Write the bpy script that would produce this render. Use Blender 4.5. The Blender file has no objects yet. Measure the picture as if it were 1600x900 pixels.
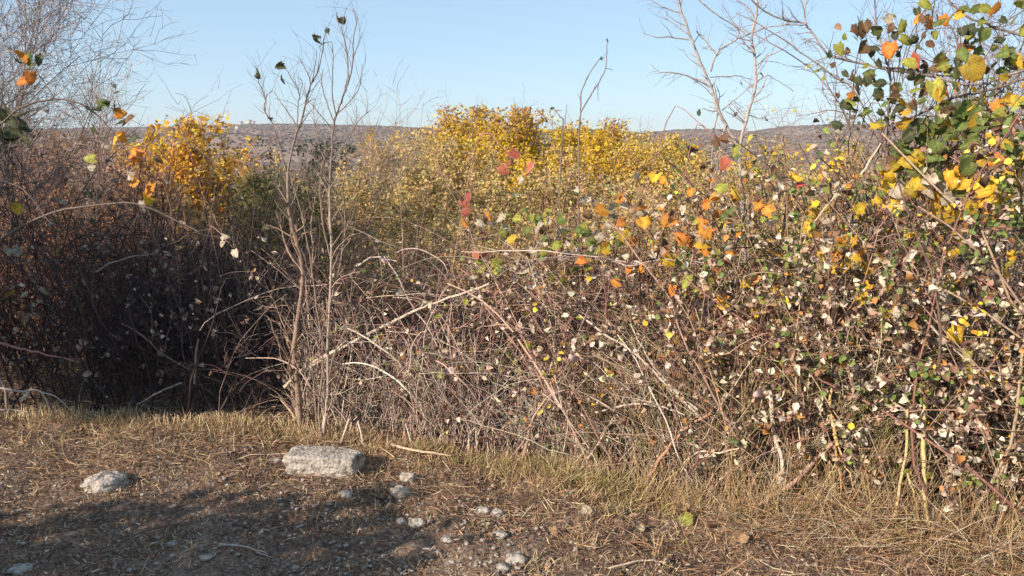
import bpy, math, random
import numpy as np
from mathutils import Vector, Matrix, noise as mnoise

SC = bpy.context.scene
COL = SC.collection
R = math.radians

# ------------------------------------------------------------------ camera
F = 1256.0                      # focal length in pixels of a 1600 px wide frame
PITCH = R(10.2)
CAM = np.array([0.0, 0.0, 1.6])
cd = bpy.data.cameras.new("camera")
cd.sensor_width = 36.0
cd.lens = 36.0 * F / 1600.0
cd.clip_start = 0.05
cd.clip_end = 20000
cam = bpy.data.objects.new("camera", cd)
cam.location = CAM
cam.rotation_euler = (math.pi / 2 - PITCH, 0, 0)
COL.objects.link(cam)
SC.camera = cam

# ------------------------------------------------------------------ light
SUN_EL = R(27.5)
SX, SY = -0.80, -0.60
TOSUN = np.array([SX * math.cos(SUN_EL), SY * math.cos(SUN_EL), math.sin(SUN_EL)])
w = bpy.data.worlds.new("World")
SC.world = w
w.use_nodes = True
nt = w.node_tree
bg = nt.nodes["Background"]
sky = nt.nodes.new("ShaderNodeTexSky")
sky.sky_type = 'NISHITA'
sky.sun_disc = False
sky.sun_elevation = SUN_EL
sky.sun_rotation = math.atan2(SX, SY)
sky.altitude = 1800
sky.air_density = 1.0
sky.dust_density = 0.35
sky.ozone_density = 1.8
thin = nt.nodes.new("ShaderNodeMix"); thin.data_type = 'RGBA'      # constant pale blue mixed in to flatten the sky gradient
thin.inputs[0].default_value = 0.5
thin.inputs[7].default_value = (3.7, 5.3, 6.7, 1)
nt.links.new(sky.outputs[0], thin.inputs[6])
nt.links.new(thin.outputs[2], bg.inputs[0])
bg.inputs[1].default_value = 0.09
sl = bpy.data.lights.new("sun", 'SUN')
sl.energy = 4.9
sl.angle = R(0.55)
sl.color = (1.0, 0.84, 0.67)
so = bpy.data.objects.new("sun", sl)
so.rotation_euler = Vector(TOSUN).to_track_quat('Z', 'Y').to_euler()
so.location = (-20, -15, 12)
COL.objects.link(so)
SC.view_settings.view_transform = 'Standard'
SC.view_settings.look = 'None'
SC.view_settings.exposure = 0.80
SC.view_settings.gamma = 1.0
SC.render.film_transparent = False
SC.cycles.max_bounces = 6
SC.cycles.diffuse_bounces = 3
SC.cycles.transmission_bounces = 4
SC.cycles.transparent_max_bounces = 6
SC.cycles.volume_bounces = 0

# ------------------------------------------------------------------ helpers: data
def tag(o, label=None, cat=None, group=None, kind=None):
    if label: o['label'] = label
    if cat: o['category'] = cat
    if group: o['group'] = group
    if kind: o['kind'] = kind
    return o

def empty(name, loc=(0, 0, 0), rz=0.0, label=None, cat=None, group=None):
    o = bpy.data.objects.new(name, None)
    o.empty_display_size = 0.1
    o.location = loc
    o.rotation_euler = (0, 0, rz)
    COL.objects.link(o)
    return tag(o, label, cat, group)

def raw_mesh(name, V, loops, starts, totals, C=None, mat=None, smooth=True):
    me = bpy.data.meshes.new(name)
    V = np.asarray(V, np.float32)
    loops = np.asarray(loops, np.int32).ravel()
    me.vertices.add(len(V)); me.vertices.foreach_set("co", V.ravel())
    me.loops.add(len(loops)); me.loops.foreach_set("vertex_index", loops)
    me.polygons.add(len(starts))
    me.polygons.foreach_set("loop_start", np.asarray(starts, np.int32))
    me.polygons.foreach_set("loop_total", np.asarray(totals, np.int32))
    if smooth:
        me.polygons.foreach_set("use_smooth", np.ones(len(starts), bool))
    if C is not None:
        a = me.color_attributes.new("Col", 'FLOAT_COLOR', 'POINT')
        C = np.asarray(C, np.float32)
        if C.shape[1] == 3:
            C = np.concatenate([C, np.ones((len(C), 1), np.float32)], 1)
        a.data.foreach_set("color", C.ravel())
    me.update(calc_edges=True)
    me.validate()
    if mat: me.materials.append(mat)
    return me

def link(name, me, parent=None, kind=None, loc=None):
    o = bpy.data.objects.new(name, me)
    COL.objects.link(o)
    if parent is not None:
        o.parent = parent
        pl = np.array(parent.location)
        if loc is None:                    # mesh written in world coordinates
            m = Matrix.Rotation(-parent.rotation_euler.z, 4, 'Z') @ Matrix.Translation(-Vector(pl))
            o.matrix_local = m
        else:
            o.location = loc
    elif loc is not None:
        o.location = loc
    if kind: o['kind'] = kind
    return o

def quads(Q):
    Q = np.asarray(Q, np.int32)
    n = len(Q)
    return Q.ravel(), np.arange(n) * 4, np.full(n, 4)

def norm(a):
    return a / np.maximum(np.linalg.norm(a, axis=-1, keepdims=True), 1e-9)

class Soup:
    """collects quad geometry with a colour for each vertex"""
    def __init__(s): s.V = []; s.Q = []; s.C = []; s.n = 0
    def add(s, V, Q, C):
        s.V.append(V); s.Q.append(Q + s.n); s.C.append(C); s.n += len(V)
    def build(s, name, mat, parent=None, kind=None, smooth=True):
        if not s.V: return None
        l, st, t = quads(np.concatenate(s.Q))
        me = raw_mesh(name, np.concatenate(s.V), l, st, t, np.concatenate(s.C), mat, smooth)
        return link(name, me, parent, kind)

def tubes(soup, P, Rd, C, S=3):
    """P (N,K,3) polylines, Rd (N,K) radii, C (N,3) or (N,K,3) colours"""
    N, K, _ = P.shape
    T = np.empty_like(P)
    T[:, 1:-1] = P[:, 2:] - P[:, :-2]
    T[:, 0] = P[:, 1] - P[:, 0]; T[:, -1] = P[:, -1] - P[:, -2]
    T = norm(T)
    mean = norm(P[:, -1] - P[:, 0])
    ref = np.zeros((N, 3)); idx = np.argmin(np.abs(mean), 1); ref[np.arange(N), idx] = 1
    U = norm(np.cross(T, ref[:, None, :])); W = np.cross(T, U)
    ang = np.arange(S) * 2 * np.pi / S
    ring = (U[:, :, None, :] * np.cos(ang)[None, None, :, None] + W[:, :, None, :] * np.sin(ang)[None, None, :, None])
    V = P[:, :, None, :] + ring * Rd[:, :, None, None]
    V = V.reshape(-1, 3)
    base = (np.arange(N) * K * S)[:, None, None] + (np.arange(K - 1) * S)[None, :, None]
    j = np.arange(S)[None, None, :]; j2 = (np.arange(S) + 1)[None, None, :] % S
    Q = np.stack([base + j, base + j2, base + S + j2, base + S + j], -1).reshape(-1, 4)
    if C.ndim == 2: C = np.repeat(C[:, None, :], K, 1)
    CC = np.repeat(C[:, :, None, :], S, 2).reshape(-1, 3)
    soup.add(V, Q, CC)

def ribbons(soup, P, Wd, C, rng):
    N, K, _ = P.shape
    T = norm(P[:, -1] - P[:, 0])
    U = norm(np.cross(T, rng.normal(size=(N, 3))))
    V = np.stack([P - U[:, None] * Wd[:, :, None], P + U[:, None] * Wd[:, :, None]], 2).reshape(-1, 3)
    base = (np.arange(N) * K * 2)[:, None] + (np.arange(K - 1) * 2)[None]
    Q = np.stack([base, base + 1, base + 3, base + 2], -1).reshape(-1, 4)
    CC = np.repeat(C[:, None, :], K * 2, 1).reshape(-1, 3)
    soup.add(V, Q, CC)

def fine(soup, P, Rd, C):
    """hair-thin end twigs: one flattened strip each, turned at random"""
    N, K, _ = P.shape
    T = norm(P[:, -1] - P[:, 0])
    h = np.modf(np.abs(P[:, 0]) * 9173.7)[0] - .5
    U = norm(np.cross(T, h + 1e-3))
    V = np.stack([P - U[:, None] * Rd[:, :, None] * 1.15, P + U[:, None] * Rd[:, :, None] * 1.15], 2).reshape(-1, 3)
    base = (np.arange(N) * K * 2)[:, None] + (np.arange(K - 1) * 2)[None]
    Q = np.stack([base, base + 1, base + 3, base + 2], -1).reshape(-1, 4)
    soup.add(V, Q, np.repeat(C[:, None, :], K * 2, 1).reshape(-1, 3))

def leaves(soup, P, size, C, rng, nbias=(-0.4, -0.6, 0.5), spread=0.8, tbias=(0, 0, -0.3), aspect=0.62, fold=0.35):
    """small folded leaves: 6 vertices, 2 quads each"""
    N = len(P)
    size = np.broadcast_to(size, (N,))[:, None]
    n = norm(np.array(nbias) + rng.normal(size=(N, 3)) * spread)
    t = rng.normal(size=(N, 3)) * 0.8 + np.array(tbias)
    t = norm(t - n * np.sum(t * n, 1, keepdims=True))
    b = np.cross(n, t)
    fo = (rng.random((N, 1)) * fold * 1.6 - 0.1) * size
    hw = size * aspect * 0.5 * (0.7 + 0.6 * rng.random((N, 1)))
    a0 = P; a1 = P + t * size - n * size * 0.15 * rng.random((N, 1))
    l1 = P + t * size * 0.32 + b * hw * 0.9 + n * fo; l2 = P + t * size * 0.7 + b * hw * 0.75 + n * fo * 0.8
    r1 = P + t * size * 0.32 - b * hw * 0.9 + n * fo; r2 = P + t * size * 0.7 - b * hw * 0.75 + n * fo * 0.8
    V = np.stack([a0, a1, l1, l2, r1, r2], 1).reshape(-1, 3)
    k = (np.arange(N) * 6)[:, None]
    Q = np.concatenate([k + np.array([[0, 2, 3, 1]]), k + np.array([[0, 1, 5, 4]])], 0)
    soup.add(V, Q, np.repeat(C, 6, 0))

def far_leaves(soup, P, size, C, rng, nbias=(-0.3, -0.4, 0.5), spread=0.9, aspect=0.75):
    """leaves seen from afar: one bent quad each"""
    N = len(P); size = np.broadcast_to(size, (N,))[:, None]
    n = norm(np.array(nbias) + rng.normal(size=(N, 3)) * spread)
    t = rng.normal(size=(N, 3)) + np.array([0, 0, -.3]); t = norm(t - n * np.sum(t * n, 1, keepdims=True)); b = np.cross(n, t)
    hw = size * aspect * .5; fo = size * .25 * rng.random((N, 1))
    V = np.stack([P, P + t * size * .45 + b * hw + n * fo, P + t * size, P + t * size * .45 - b * hw + n * fo], 1).reshape(-1, 3)
    soup.add(V, (np.arange(N) * 4)[:, None] + np.array([[0, 1, 2, 3]]), np.repeat(C, 4, 0))

def pick(rng, pal, n, jit=0.12):
    """palette rows (weight, r, g, b)"""
    pal = np.array(pal, float)
    p = pal[:, 0] / pal[:, 0].sum()
    c = pal[rng.choice(len(pal), n, p=p), 1:4]
    return np.clip(c * (1 + rng.normal(size=(n, 1)) * jit * 1.5) * (1 + rng.normal(size=(n, 3)) * jit * 0.4), 0.004, 0.9)

def grow(rng, S0, D0, L, K, wander=0.25, g=0.0, gp=1.0):
    """random-walk curves from S0 in direction D0 with lengths L; g bends them down"""
    N = len(S0)
    P = np.empty((N, K, 3)); P[:, 0] = S0
    d = norm(D0); step = (L / (K - 1))[:, None]
    drift = rng.normal(size=(N, 3)) * wander * 0.35
    for k in range(1, K):
        d = norm(d + rng.normal(size=(N, 3)) * wander + drift + np.array([0, 0, -1.0]) * g * (k / K) ** gp)
        P[:, k] = P[:, k - 1] + d * step
    return P

def fork(rng, P, Rd, n, L, K, ang=(25, 65), t=(0.2, 0.98), wander=0.25, g=0.0, rr=0.6, lmul=None, rmin=0.0006, up=0.0):
    """n new curves branching off random places of the curves P"""
    N, Kp, _ = P.shape
    seg = np.linalg.norm(P[:, 1:] - P[:, :-1], axis=2).sum(1)
    i = rng.choice(N, n, p=seg / seg.sum())
    tt = (t[0] + (t[1] - t[0]) * rng.random(n)) * (Kp - 1)
    k = np.minimum(tt.astype(int), Kp - 2); f = (tt - k)[:, None]
    a = P[i, k]; b = P[i, k + 1]
    s = a + (b - a) * f; d = norm(b - a)
    side = rng.normal(size=(n, 3)); side = norm(side - d * np.sum(side * d, 1, keepdims=True))
    an = np.radians(ang[0] + (ang[1] - ang[0]) * rng.random((n, 1)))
    D = d * np.cos(an) + side * np.sin(an) + np.array([0, 0, up])
    ln = L * (0.4 + 0.9 * rng.random(n))
    C = grow(rng, s, D, ln, K, wander, g)
    r0 = np.maximum(Rd[i, k] * rr, rmin)
    R2 = r0[:, None] * np.linspace(1, 0.35, K)[None]
    return C, np.maximum(R2, rmin * 0.6), i

def catmull(pts, per=4):
    p = np.array(pts, float)
    p = np.vstack([2 * p[0] - p[1], p, 2 * p[-1] - p[-2]])
    out = []
    for i in range(1, len(p) - 2):
        for s in range(per):
            t = s / per
            out.append(0.5 * ((2 * p[i]) + (-p[i - 1] + p[i + 1]) * t + (2 * p[i - 1] - 5 * p[i] + 4 * p[i + 1] - p[i + 2]) * t ** 2 + (-p[i - 1] + 3 * p[i] - 3 * p[i + 1] + p[i + 2]) * t ** 3))
    out.append(p[-2])
    return np.array(out)

def single(name, pts, r0, r1, col, parent, mat, S=6, per=4, rng=None, wob=0.0, knots=0.0, kind=None):
    P = catmull(pts, per)
    K = len(P)
    if wob and rng is not None: P[1:] += rng.normal(size=(K - 1, 3)) * wob
    Rr = np.linspace(r0, r1, K)
    if knots and rng is not None: Rr = Rr * (1 + rng.random(K) * knots)
    s = Soup(); tubes(s, P[None], Rr[None], np.array([col], float), S)
    return s.build(name, mat, parent, kind), P, Rr

# ------------------------------------------------------------------ helpers: the place
def ray(px, py):
    v = (px - 800) / F; u = (450 - py) / F
    return np.array([v, math.cos(PITCH) + u * math.sin(PITCH), -math.sin(PITCH) + u * math.cos(PITCH)])

def PY(px, py, Y):
    d = ray(px, py); return CAM + d * (Y / d[1])

FX = [-8, -2.8, -1.2, -0.65, 0.15, 0.7, 1.35, 1.75, 2.4, 3.2, 5]
FY = [4.9, 4.5, 4.3, 4.12, 3.8, 3.5, 3.25, 3.0, 2.75, 2.3, 1.2]
TX = [-8, -3.2, -2.6, -2.0, -1.2, -0.6, -0.1, 0.3, 0.8, 1.3, 1.6, 1.9, 2.4, 3.2, 5]
TZ = [1.9, 1.75, 1.5, 1.3, 1.15, 1.12, 1.22, 1.3, 1.36, 1.45, 1.66, 1.78, 1.95, 2.1, 2.3]
def yf(x): return np.interp(x, FX, FY)
def zt(x): return np.interp(x, TX, TZ)
def sm(t): t = np.clip(t, 0, 1); return t * t * (3 - 2 * t)

def gz(x, y):
    x = np.asarray(x, float); y = np.asarray(y, float)
    z = 0.012 * np.sin(x * 5.1 + 1.3) * np.sin(y * 4.3 + .5) + 0.008 * np.sin(x * 11.7 + y * 3.1) + 0.006 * np.sin(y * 17 - x * 7)
    z = z + 0.10 * np.exp(-((y - 4.6) / 1.0) ** 2) * sm((-x - 0.2) / 1.0) * 0.4
    z = z - 1.6 * sm((y - 6) / 14) - 18 * sm((y - 30) / 400)
    return z
def PG(px, py):
    d = ray(px, py); t = -CAM[2] / d[2]
    for _ in range(4):
        p = CAM + d * t; t = (float(gz(p[0], p[1])) - CAM[2]) / d[2]
    return CAM + d * t
def PH(px, py, dy=0.0, lean=0.10):
    """the point where a sight line meets the front of the hedge"""
    Y = 3.6
    for _ in range(8):
        p = PY(px, py, Y); Y = float(yf(p[0])) + dy + lean * max(p[2], 0)
    return PY(px, py, Y)

# ------------------------------------------------------------------ materials
def newmat(name):
    m = bpy.data.materials.new(name); m.use_nodes = True
    n = m.node_tree.nodes; n.clear()
    out = n.new("ShaderNodeOutputMaterial")
    return m, n, m.node_tree.links, out

def mat_stem(name, rough=0.75, scale=90, lo=0.62, hi=1.25, bump=0.4):
    m, n, l, out = newmat(name)
    b = n.new("ShaderNodeBsdfPrincipled"); b.inputs["Roughness"].default_value = rough
    b.inputs["Specular IOR Level"].default_value = 0.35
    at = n.new("ShaderNodeAttribute"); at.attribute_name = "Col"
    tc = n.new("ShaderNodeTexCoord")
    no = n.new("ShaderNodeTexNoise"); no.inputs["Scale"].default_value = scale; no.inputs["Detail"].default_value = 3
    mr = n.new("ShaderNodeMapRange"); mr.inputs["From Min"].default_value = 0.3; mr.inputs["From Max"].default_value = 0.7
    mr.inputs["To Min"].default_value = lo; mr.inputs["To Max"].default_value = hi
    mx = n.new("ShaderNodeMix"); mx.data_type = 'RGBA'; mx.blend_type = 'MULTIPLY'; mx.inputs[0].default_value = 1
    l.new(tc.outputs["Object"], no.inputs["Vector"]); l.new(no.outputs[0], mr.inputs["Value"])
    l.new(at.outputs["Color"], mx.inputs[6]); l.new(mr.outputs[0], mx.inputs[7])
    l.new(mx.outputs[2], b.inputs["Base Color"])
    bp = n.new("ShaderNodeBump"); bp.inputs["Strength"].default_value = bump; bp.inputs["Distance"].default_value = 0.004
    l.new(no.outputs[0], bp.inputs["Height"]); l.new(bp.outputs[0], b.inputs["Normal"])
    l.new(b.outputs[0], out.inputs[0])
    return m

def mat_leaf(name, trans=0.3, spots=True, rough=0.5, scale=60, objrand=0.0):
    m, n, l, out = newmat(name)
    b = n.new("ShaderNodeBsdfPrincipled"); b.inputs["Roughness"].default_value = rough
    b.inputs["Specular IOR Level"].default_value = 0.4
    at = n.new("ShaderNodeAttribute"); at.attribute_name = "Col"
    tc = n.new("ShaderNodeTexCoord")
    col = at.outputs["Color"]
    if objrand:
        oi = n.new("ShaderNodeObjectInfo")
        hs = n.new("ShaderNodeHueSaturation")
        a = n.new("ShaderNodeMapRange"); a.inputs["To Min"].default_value = 0.5 - objrand * 0.02; a.inputs["To Max"].default_value = 0.5 + objrand * 0.02
        c = n.new("ShaderNodeMapRange"); c.inputs["To Min"].default_value = 1 - objrand * 0.5; c.inputs["To Max"].default_value = 1 + objrand * 0.35
        wn = n.new("ShaderNodeTexWhiteNoise"); wn.noise_dimensions = '1D'
        l.new(oi.outputs["Random"], wn.inputs["W"])
        l.new(oi.outputs["Random"], a.inputs["Value"]); l.new(wn.outputs["Value"], c.inputs["Value"])
        l.new(a.outputs[0], hs.inputs["Hue"]); l.new(c.outputs[0], hs.inputs["Value"]); l.new(col, hs.inputs["Color"])
        col = hs.outputs[0]
    if spots:
        no = n.new("ShaderNodeTexNoise"); no.inputs["Scale"].default_value = scale; no.inputs["Detail"].default_value = 4
        if objrand:
            off = n.new("ShaderNodeVectorMath"); off.operation = 'SCALE'; off.inputs[0].default_value = (37, 21, 53); l.new(oi.outputs["Random"], off.inputs["Scale"])
            ad = n.new("ShaderNodeVectorMath"); ad.operation = 'ADD'; l.new(tc.outputs["Object"], ad.inputs[0]); l.new(off.outputs[0], ad.inputs[1])
            l.new(ad.outputs[0], no.inputs["Vector"])
        else: l.new(tc.outputs["Object"], no.inputs["Vector"])
        mr = n.new("ShaderNodeMapRange"); mr.inputs["From Min"].default_value = 0.50; mr.inputs["From Max"].default_value = 0.66
        mr.inputs["To Min"].default_value = 0; mr.inputs["To Max"].default_value = 0.7
        l.new(no.outputs[0], mr.inputs["Value"])
        mx = n.new("ShaderNodeMix"); mx.data_type = 'RGBA'; mx.blend_type = 'MULTIPLY'
        mx.inputs[7].default_value = (0.45, 0.28, 0.16, 1)
        l.new(mr.outputs[0], mx.inputs[0]); l.new(col, mx.inputs[6]); col = mx.outputs[2]
    if objrand:
        sx = n.new("ShaderNodeSeparateXYZ"); l.new(tc.outputs["Object"], sx.inputs[0])
        def ma(op, a, b_):
            q = n.new("ShaderNodeMath"); q.operation = op
            for i_, v_ in enumerate((a, b_)):
                if v_ is None: continue
                if isinstance(v_, (int, float)): q.inputs[i_].default_value = v_
                else: l.new(v_, q.inputs[i_])
            return q.outputs[0]
        ax = ma('ABSOLUTE', sx.outputs[0], None)
        ph = ma('MULTIPLY', ma('SUBTRACT', sx.outputs[1], ma('MULTIPLY', ax, 0.85)), 46.0)
        wv = ma('POWER', ma('ABSOLUTE', ma('COSINE', ph, None), None), 7.0)
        mid = ma('POWER', ma('MAXIMUM', ma('SUBTRACT', 1.0, ma('MULTIPLY', ax, 9.0)), 0.0), 2.0)
        ve = ma('MAXIMUM', wv, mid)
        mv = n.new("ShaderNodeMix"); mv.data_type = 'RGBA'; mv.blend_type = 'MIX'
        l.new(ma('MULTIPLY', ve, 0.22), mv.inputs[0]); l.new(col, mv.inputs[6]); mv.inputs[7].default_value = (0.55, 0.48, 0.22, 1)
        col = mv.outputs[2]
        bp = n.new("ShaderNodeBump"); bp.inputs["Strength"].default_value = 0.7; bp.inputs["Distance"].default_value = 0.002
        bp.invert = True
        l.new(ma('ADD', wv, ma('MULTIPLY', no.outputs[0], 1.5)), bp.inputs["Height"]); l.new(bp.outputs[0], b.inputs["Normal"])
    l.new(col, b.inputs["Base Color"])
    tr = n.new("ShaderNodeBsdfTranslucent"); l.new(col, tr.inputs["Color"])
    ms = n.new("ShaderNodeMixShader"); ms.inputs[0].default_value = trans
    l.new(b.outputs[0], ms.inputs[1]); l.new(tr.outputs[0], ms.inputs[2]); l.new(ms.outputs[0], out.inputs[0])
    return m

M_STEM = mat_stem("bark")
M_FARSTEM = mat_stem("far_bark", scale=8, bump=0.1)
M_LEAF = mat_leaf("bramble_leaf", 0.30, True, 0.5, 4.0, objrand=0.6)
M_SMALL = mat_leaf("small_leaf", 0.25, False, 0.6)
M_FARLEAF = mat_leaf("far_leaf", 0.45, False, 0.7)
M_GRASS = mat_leaf("grass_blade", 0.2, False, 0.55)

def mat_ground():
    m, n, l, out = newmat("soil")
    b = n.new("ShaderNodeBsdfPrincipled"); b.inputs["Roughness"].default_value = 0.95; b.inputs["Specular IOR Level"].default_value = 0.1
    g = n.new("ShaderNodeNewGeometry")
    def noi(s, d=6):
        x = n.new("ShaderNodeTexNoise"); x.inputs["Scale"].default_value = s; x.inputs["Detail"].default_value = d
        l.new(g.outputs["Position"], x.inputs["Vector"]); return x
    a = noi(1.3); r = n.new("ShaderNodeValToRGB")
    r.color_ramp.elements[0].position = 0.35; r.color_ramp.elements[0].color = (0.10, 0.064, 0.044, 1)
    r.color_ramp.elements[1].position = 0.68; r.color_ramp.elements[1].color = (0.20, 0.145, 0.11, 1)
    l.new(a.outputs[0], r.inputs[0])
    c = noi(55); mr = n.new("ShaderNodeMapRange"); mr.inputs["From Min"].default_value = .3; mr.inputs["From Max"].default_value = .7
    mr.inputs["To Min"].default_value = .45; mr.inputs["To Max"].default_value = 1.5; l.new(c.outputs[0], mr.inputs["Value"])
    mx = n.new("ShaderNodeMix"); mx.data_type = 'RGBA'; mx.blend_type = 'MULTIPLY'; mx.inputs[0].default_value = 1
    l.new(r.outputs[0], mx.inputs[6]); l.new(mr.outputs[0], mx.inputs[7])
    v = n.new("ShaderNodeTexVoronoi"); v.inputs["Scale"].default_value = 75; l.new(g.outputs["Position"], v.inputs["Vector"])
    gt = n.new("ShaderNodeMath"); gt.operation = 'GREATER_THAN'; gt.inputs[1].default_value = 0.88
    sp = n.new("ShaderNodeSeparateColor"); l.new(v.outputs["Color"], sp.inputs[0]); l.new(sp.outputs[0], gt.inputs[0])
    mx2 = n.new("ShaderNodeMix"); mx2.data_type = 'RGBA'; mx2.inputs[7].default_value = (0.24, 0.20, 0.17, 1)
    l.new(gt.outputs[0], mx2.inputs[0]); l.new(mx.outputs[2], mx2.inputs[6]); l.new(mx2.outputs[2], b.inputs["Base Color"])
    bp = n.new("ShaderNodeBump"); bp.inputs["Strength"].default_value = 0.9; bp.inputs["Distance"].default_value = 0.012
    l.new(c.outputs[0], bp.inputs["Height"]); l.new(bp.outputs[0], b.inputs["Normal"])
    l.new(b.outputs[0], out.inputs[0])
    return m
M_SOIL = mat_ground()

def mat_rock(name, base=(0.50, 0.48, 0.45), dark=(0.13, 0.12, 0.115), scale=38):
    m, n, l, out = newmat(name)
    b = n.new("ShaderNodeBsdfPrincipled"); b.inputs["Roughness"].default_value = 0.9; b.inputs["Specular IOR Level"].default_value = 0.2
    tc = n.new("ShaderNodeTexCoord")
    no = n.new("ShaderNodeTexNoise"); no.inputs["Scale"].default_value = scale; no.inputs["Detail"].default_value = 8; no.inputs["Roughness"].default_value = .65
    l.new(tc.outputs["Object"], no.inputs["Vector"])
    r = n.new("ShaderNodeValToRGB")
    e = r.color_ramp.elements
    e[0].position = 0.36; e[0].color = (*dark, 1); e[1].position = 0.50; e[1].color = (*base, 1)
    x = r.color_ramp.elements.new(0.7); x.color = tuple(min(1, c * 1.25) for c in base) + (1,)
    l.new(no.outputs[0], r.inputs[0]); l.new(r.outputs[0], b.inputs["Base Color"])
    n2 = n.new("ShaderNodeTexVoronoi"); n2.inputs["Scale"].default_value = scale * 2.2
    l.new(tc.outputs["Object"], n2.inputs["Vector"])
    ad = n.new("ShaderNodeMath"); ad.operation = 'ADD'; l.new(no.outputs[0], ad.inputs[0]); l.new(n2.outputs["Distance"], ad.inputs[1])
    bp = n.new("ShaderNodeBump"); bp.inputs["Strength"].default_value = 0.9; bp.inputs["Distance"].default_value = 0.006
    l.new(ad.outputs[0], bp.inputs["Height"]); l.new(bp.outputs[0], b.inputs["Normal"])
    l.new(b.outputs[0], out.inputs[0])
    return m
M_ROCK = mat_rock("limestone", (0.34, 0.31, 0.275), (0.12, 0.10, 0.085), 30)
M_PEBBLE = mat_rock("pebble_stone", (0.32, 0.28, 0.245), (0.16, 0.135, 0.12), 20)

def mat_plain(name, col, rough=0.85, var=0.25, scale=0.02):
    m, n, l, out = newmat(name)
    b = n.new("ShaderNodeBsdfPrincipled"); b.inputs["Roughness"].default_value = rough
    g = n.new("ShaderNodeNewGeometry")
    no = n.new("ShaderNodeTexNoise"); no.inputs["Scale"].default_value = scale; no.inputs["Detail"].default_value = 8; no.inputs["Roughness"].default_value = .7
    l.new(g.outputs["Position"], no.inputs["Vector"])
    mr = n.new("ShaderNodeMapRange"); mr.inputs["From Min"].default_value = .3; mr.inputs["From Max"].default_value = .7
    mr.inputs["To Min"].default_value = 1 - var; mr.inputs["To Max"].default_value = 1 + var; l.new(no.outputs[0], mr.inputs["Value"])
    mx = n.new("ShaderNodeMix"); mx.data_type = 'RGBA'; mx.blend_type = 'MULTIPLY'; mx.inputs[0].default_value = 1
    mx.inputs[6].default_value = (*col, 1); l.new(mr.outputs[0], mx.inputs[7]); l.new(mx.outputs[2], b.inputs["Base Color"])
    l.new(b.outputs[0], out.inputs[0])
    return m
M_HILL = mat_plain("hill_soil", (0.25, 0.17, 0.12), 1.0, 0.2, 0.012)

# ------------------------------------------------------------------ ground
def build_ground():
    xs = np.concatenate([-np.geomspace(4000, 4, 36), np.linspace(-3.9, 3.9, 240), np.geomspace(4, 4000, 36)])
    ys = np.concatenate([-np.geomspace(300, .5, 18), np.linspace(0.5, 6.5, 220), np.geomspace(6.7, 4500, 60)])
    X, Y = np.meshgrid(xs, ys)
    Z = gz(X, Y)
    near = (np.abs(X) < 4) & (Y > 0) & (Y < 6.6)
    nz = np.zeros(X.shape)
    for i in range(X.shape[0]):
        for j in range(X.shape[1]):
            if near[i, j]:
                nz[i, j] = 0.012 * mnoise.noise(Vector((X[i, j] * 38, Y[i, j] * 38, 7))) + 0.020 * mnoise.noise(Vector((X[i, j] * 6, Y[i, j] * 6, 0))) + 0.009 * mnoise.noise(Vector((X[i, j] * 19, Y[i, j] * 19, 3)))
    Z = Z + nz
    ny, nx = X.shape
    i = np.arange(ny - 1)[:, None] * nx + np.arange(nx - 1)[None]
    Q = np.stack([i, i + 1, i + nx + 1, i + nx], -1).reshape(-1, 4)
    l, s, t = quads(Q)
    me = raw_mesh("ground", np.stack([X, Y, Z], -1).reshape(-1, 3), l, s, t, None, M_SOIL)
    o = link("ground", me); o['kind'] = 'structure'
build_ground()

# ------------------------------------------------------------------ hills
RPX = [-900, 0, 120, 200, 300, 400, 500, 600, 700, 780, 860, 930, 1000, 1060, 1130, 1165, 1215, 1300, 1400, 1600, 2500]
RPY = [185, 199, 197, 195, 194, 190, 190, 193, 198, 200, 199, 198, 204, 198, 198, 203, 194, 190, 192, 189, 180]
RIDGE = 2600.0
def hill_z(X, Y):
    """height of the far hills over a plan position"""
    px = 800 + F * X / RIDGE
    py = np.interp(px, RPX, RPY) + 4.5
    u = (450 - py) / F
    e = (-math.sin(PITCH) + u * math.cos(PITCH)) / (math.cos(PITCH) + u * math.sin(PITCH))
    top = CAM[2] + e * RIDGE
    t = np.clip((Y - 900) / (RIDGE - 900), 0, 1.6)
    z = -24 + (top + 24) * np.where(t < 1, np.power(t, 1.15), 1 - (t - 1) * 0.6)
    # nearer wooded spur on the left
    sp = 34 * np.exp(-((X + 480) / 260) ** 2 - ((Y - 1250) / 260) ** 2)
    ro = 5 * np.sin(X / 130 + 1) * np.sin(Y / 170) + 3 * np.sin(X / 57 + Y / 80)
    return z + sp * 0.8 + ro * np.minimum(1, t * 2) * (np.abs(t - 1) + 0.1)
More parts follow.
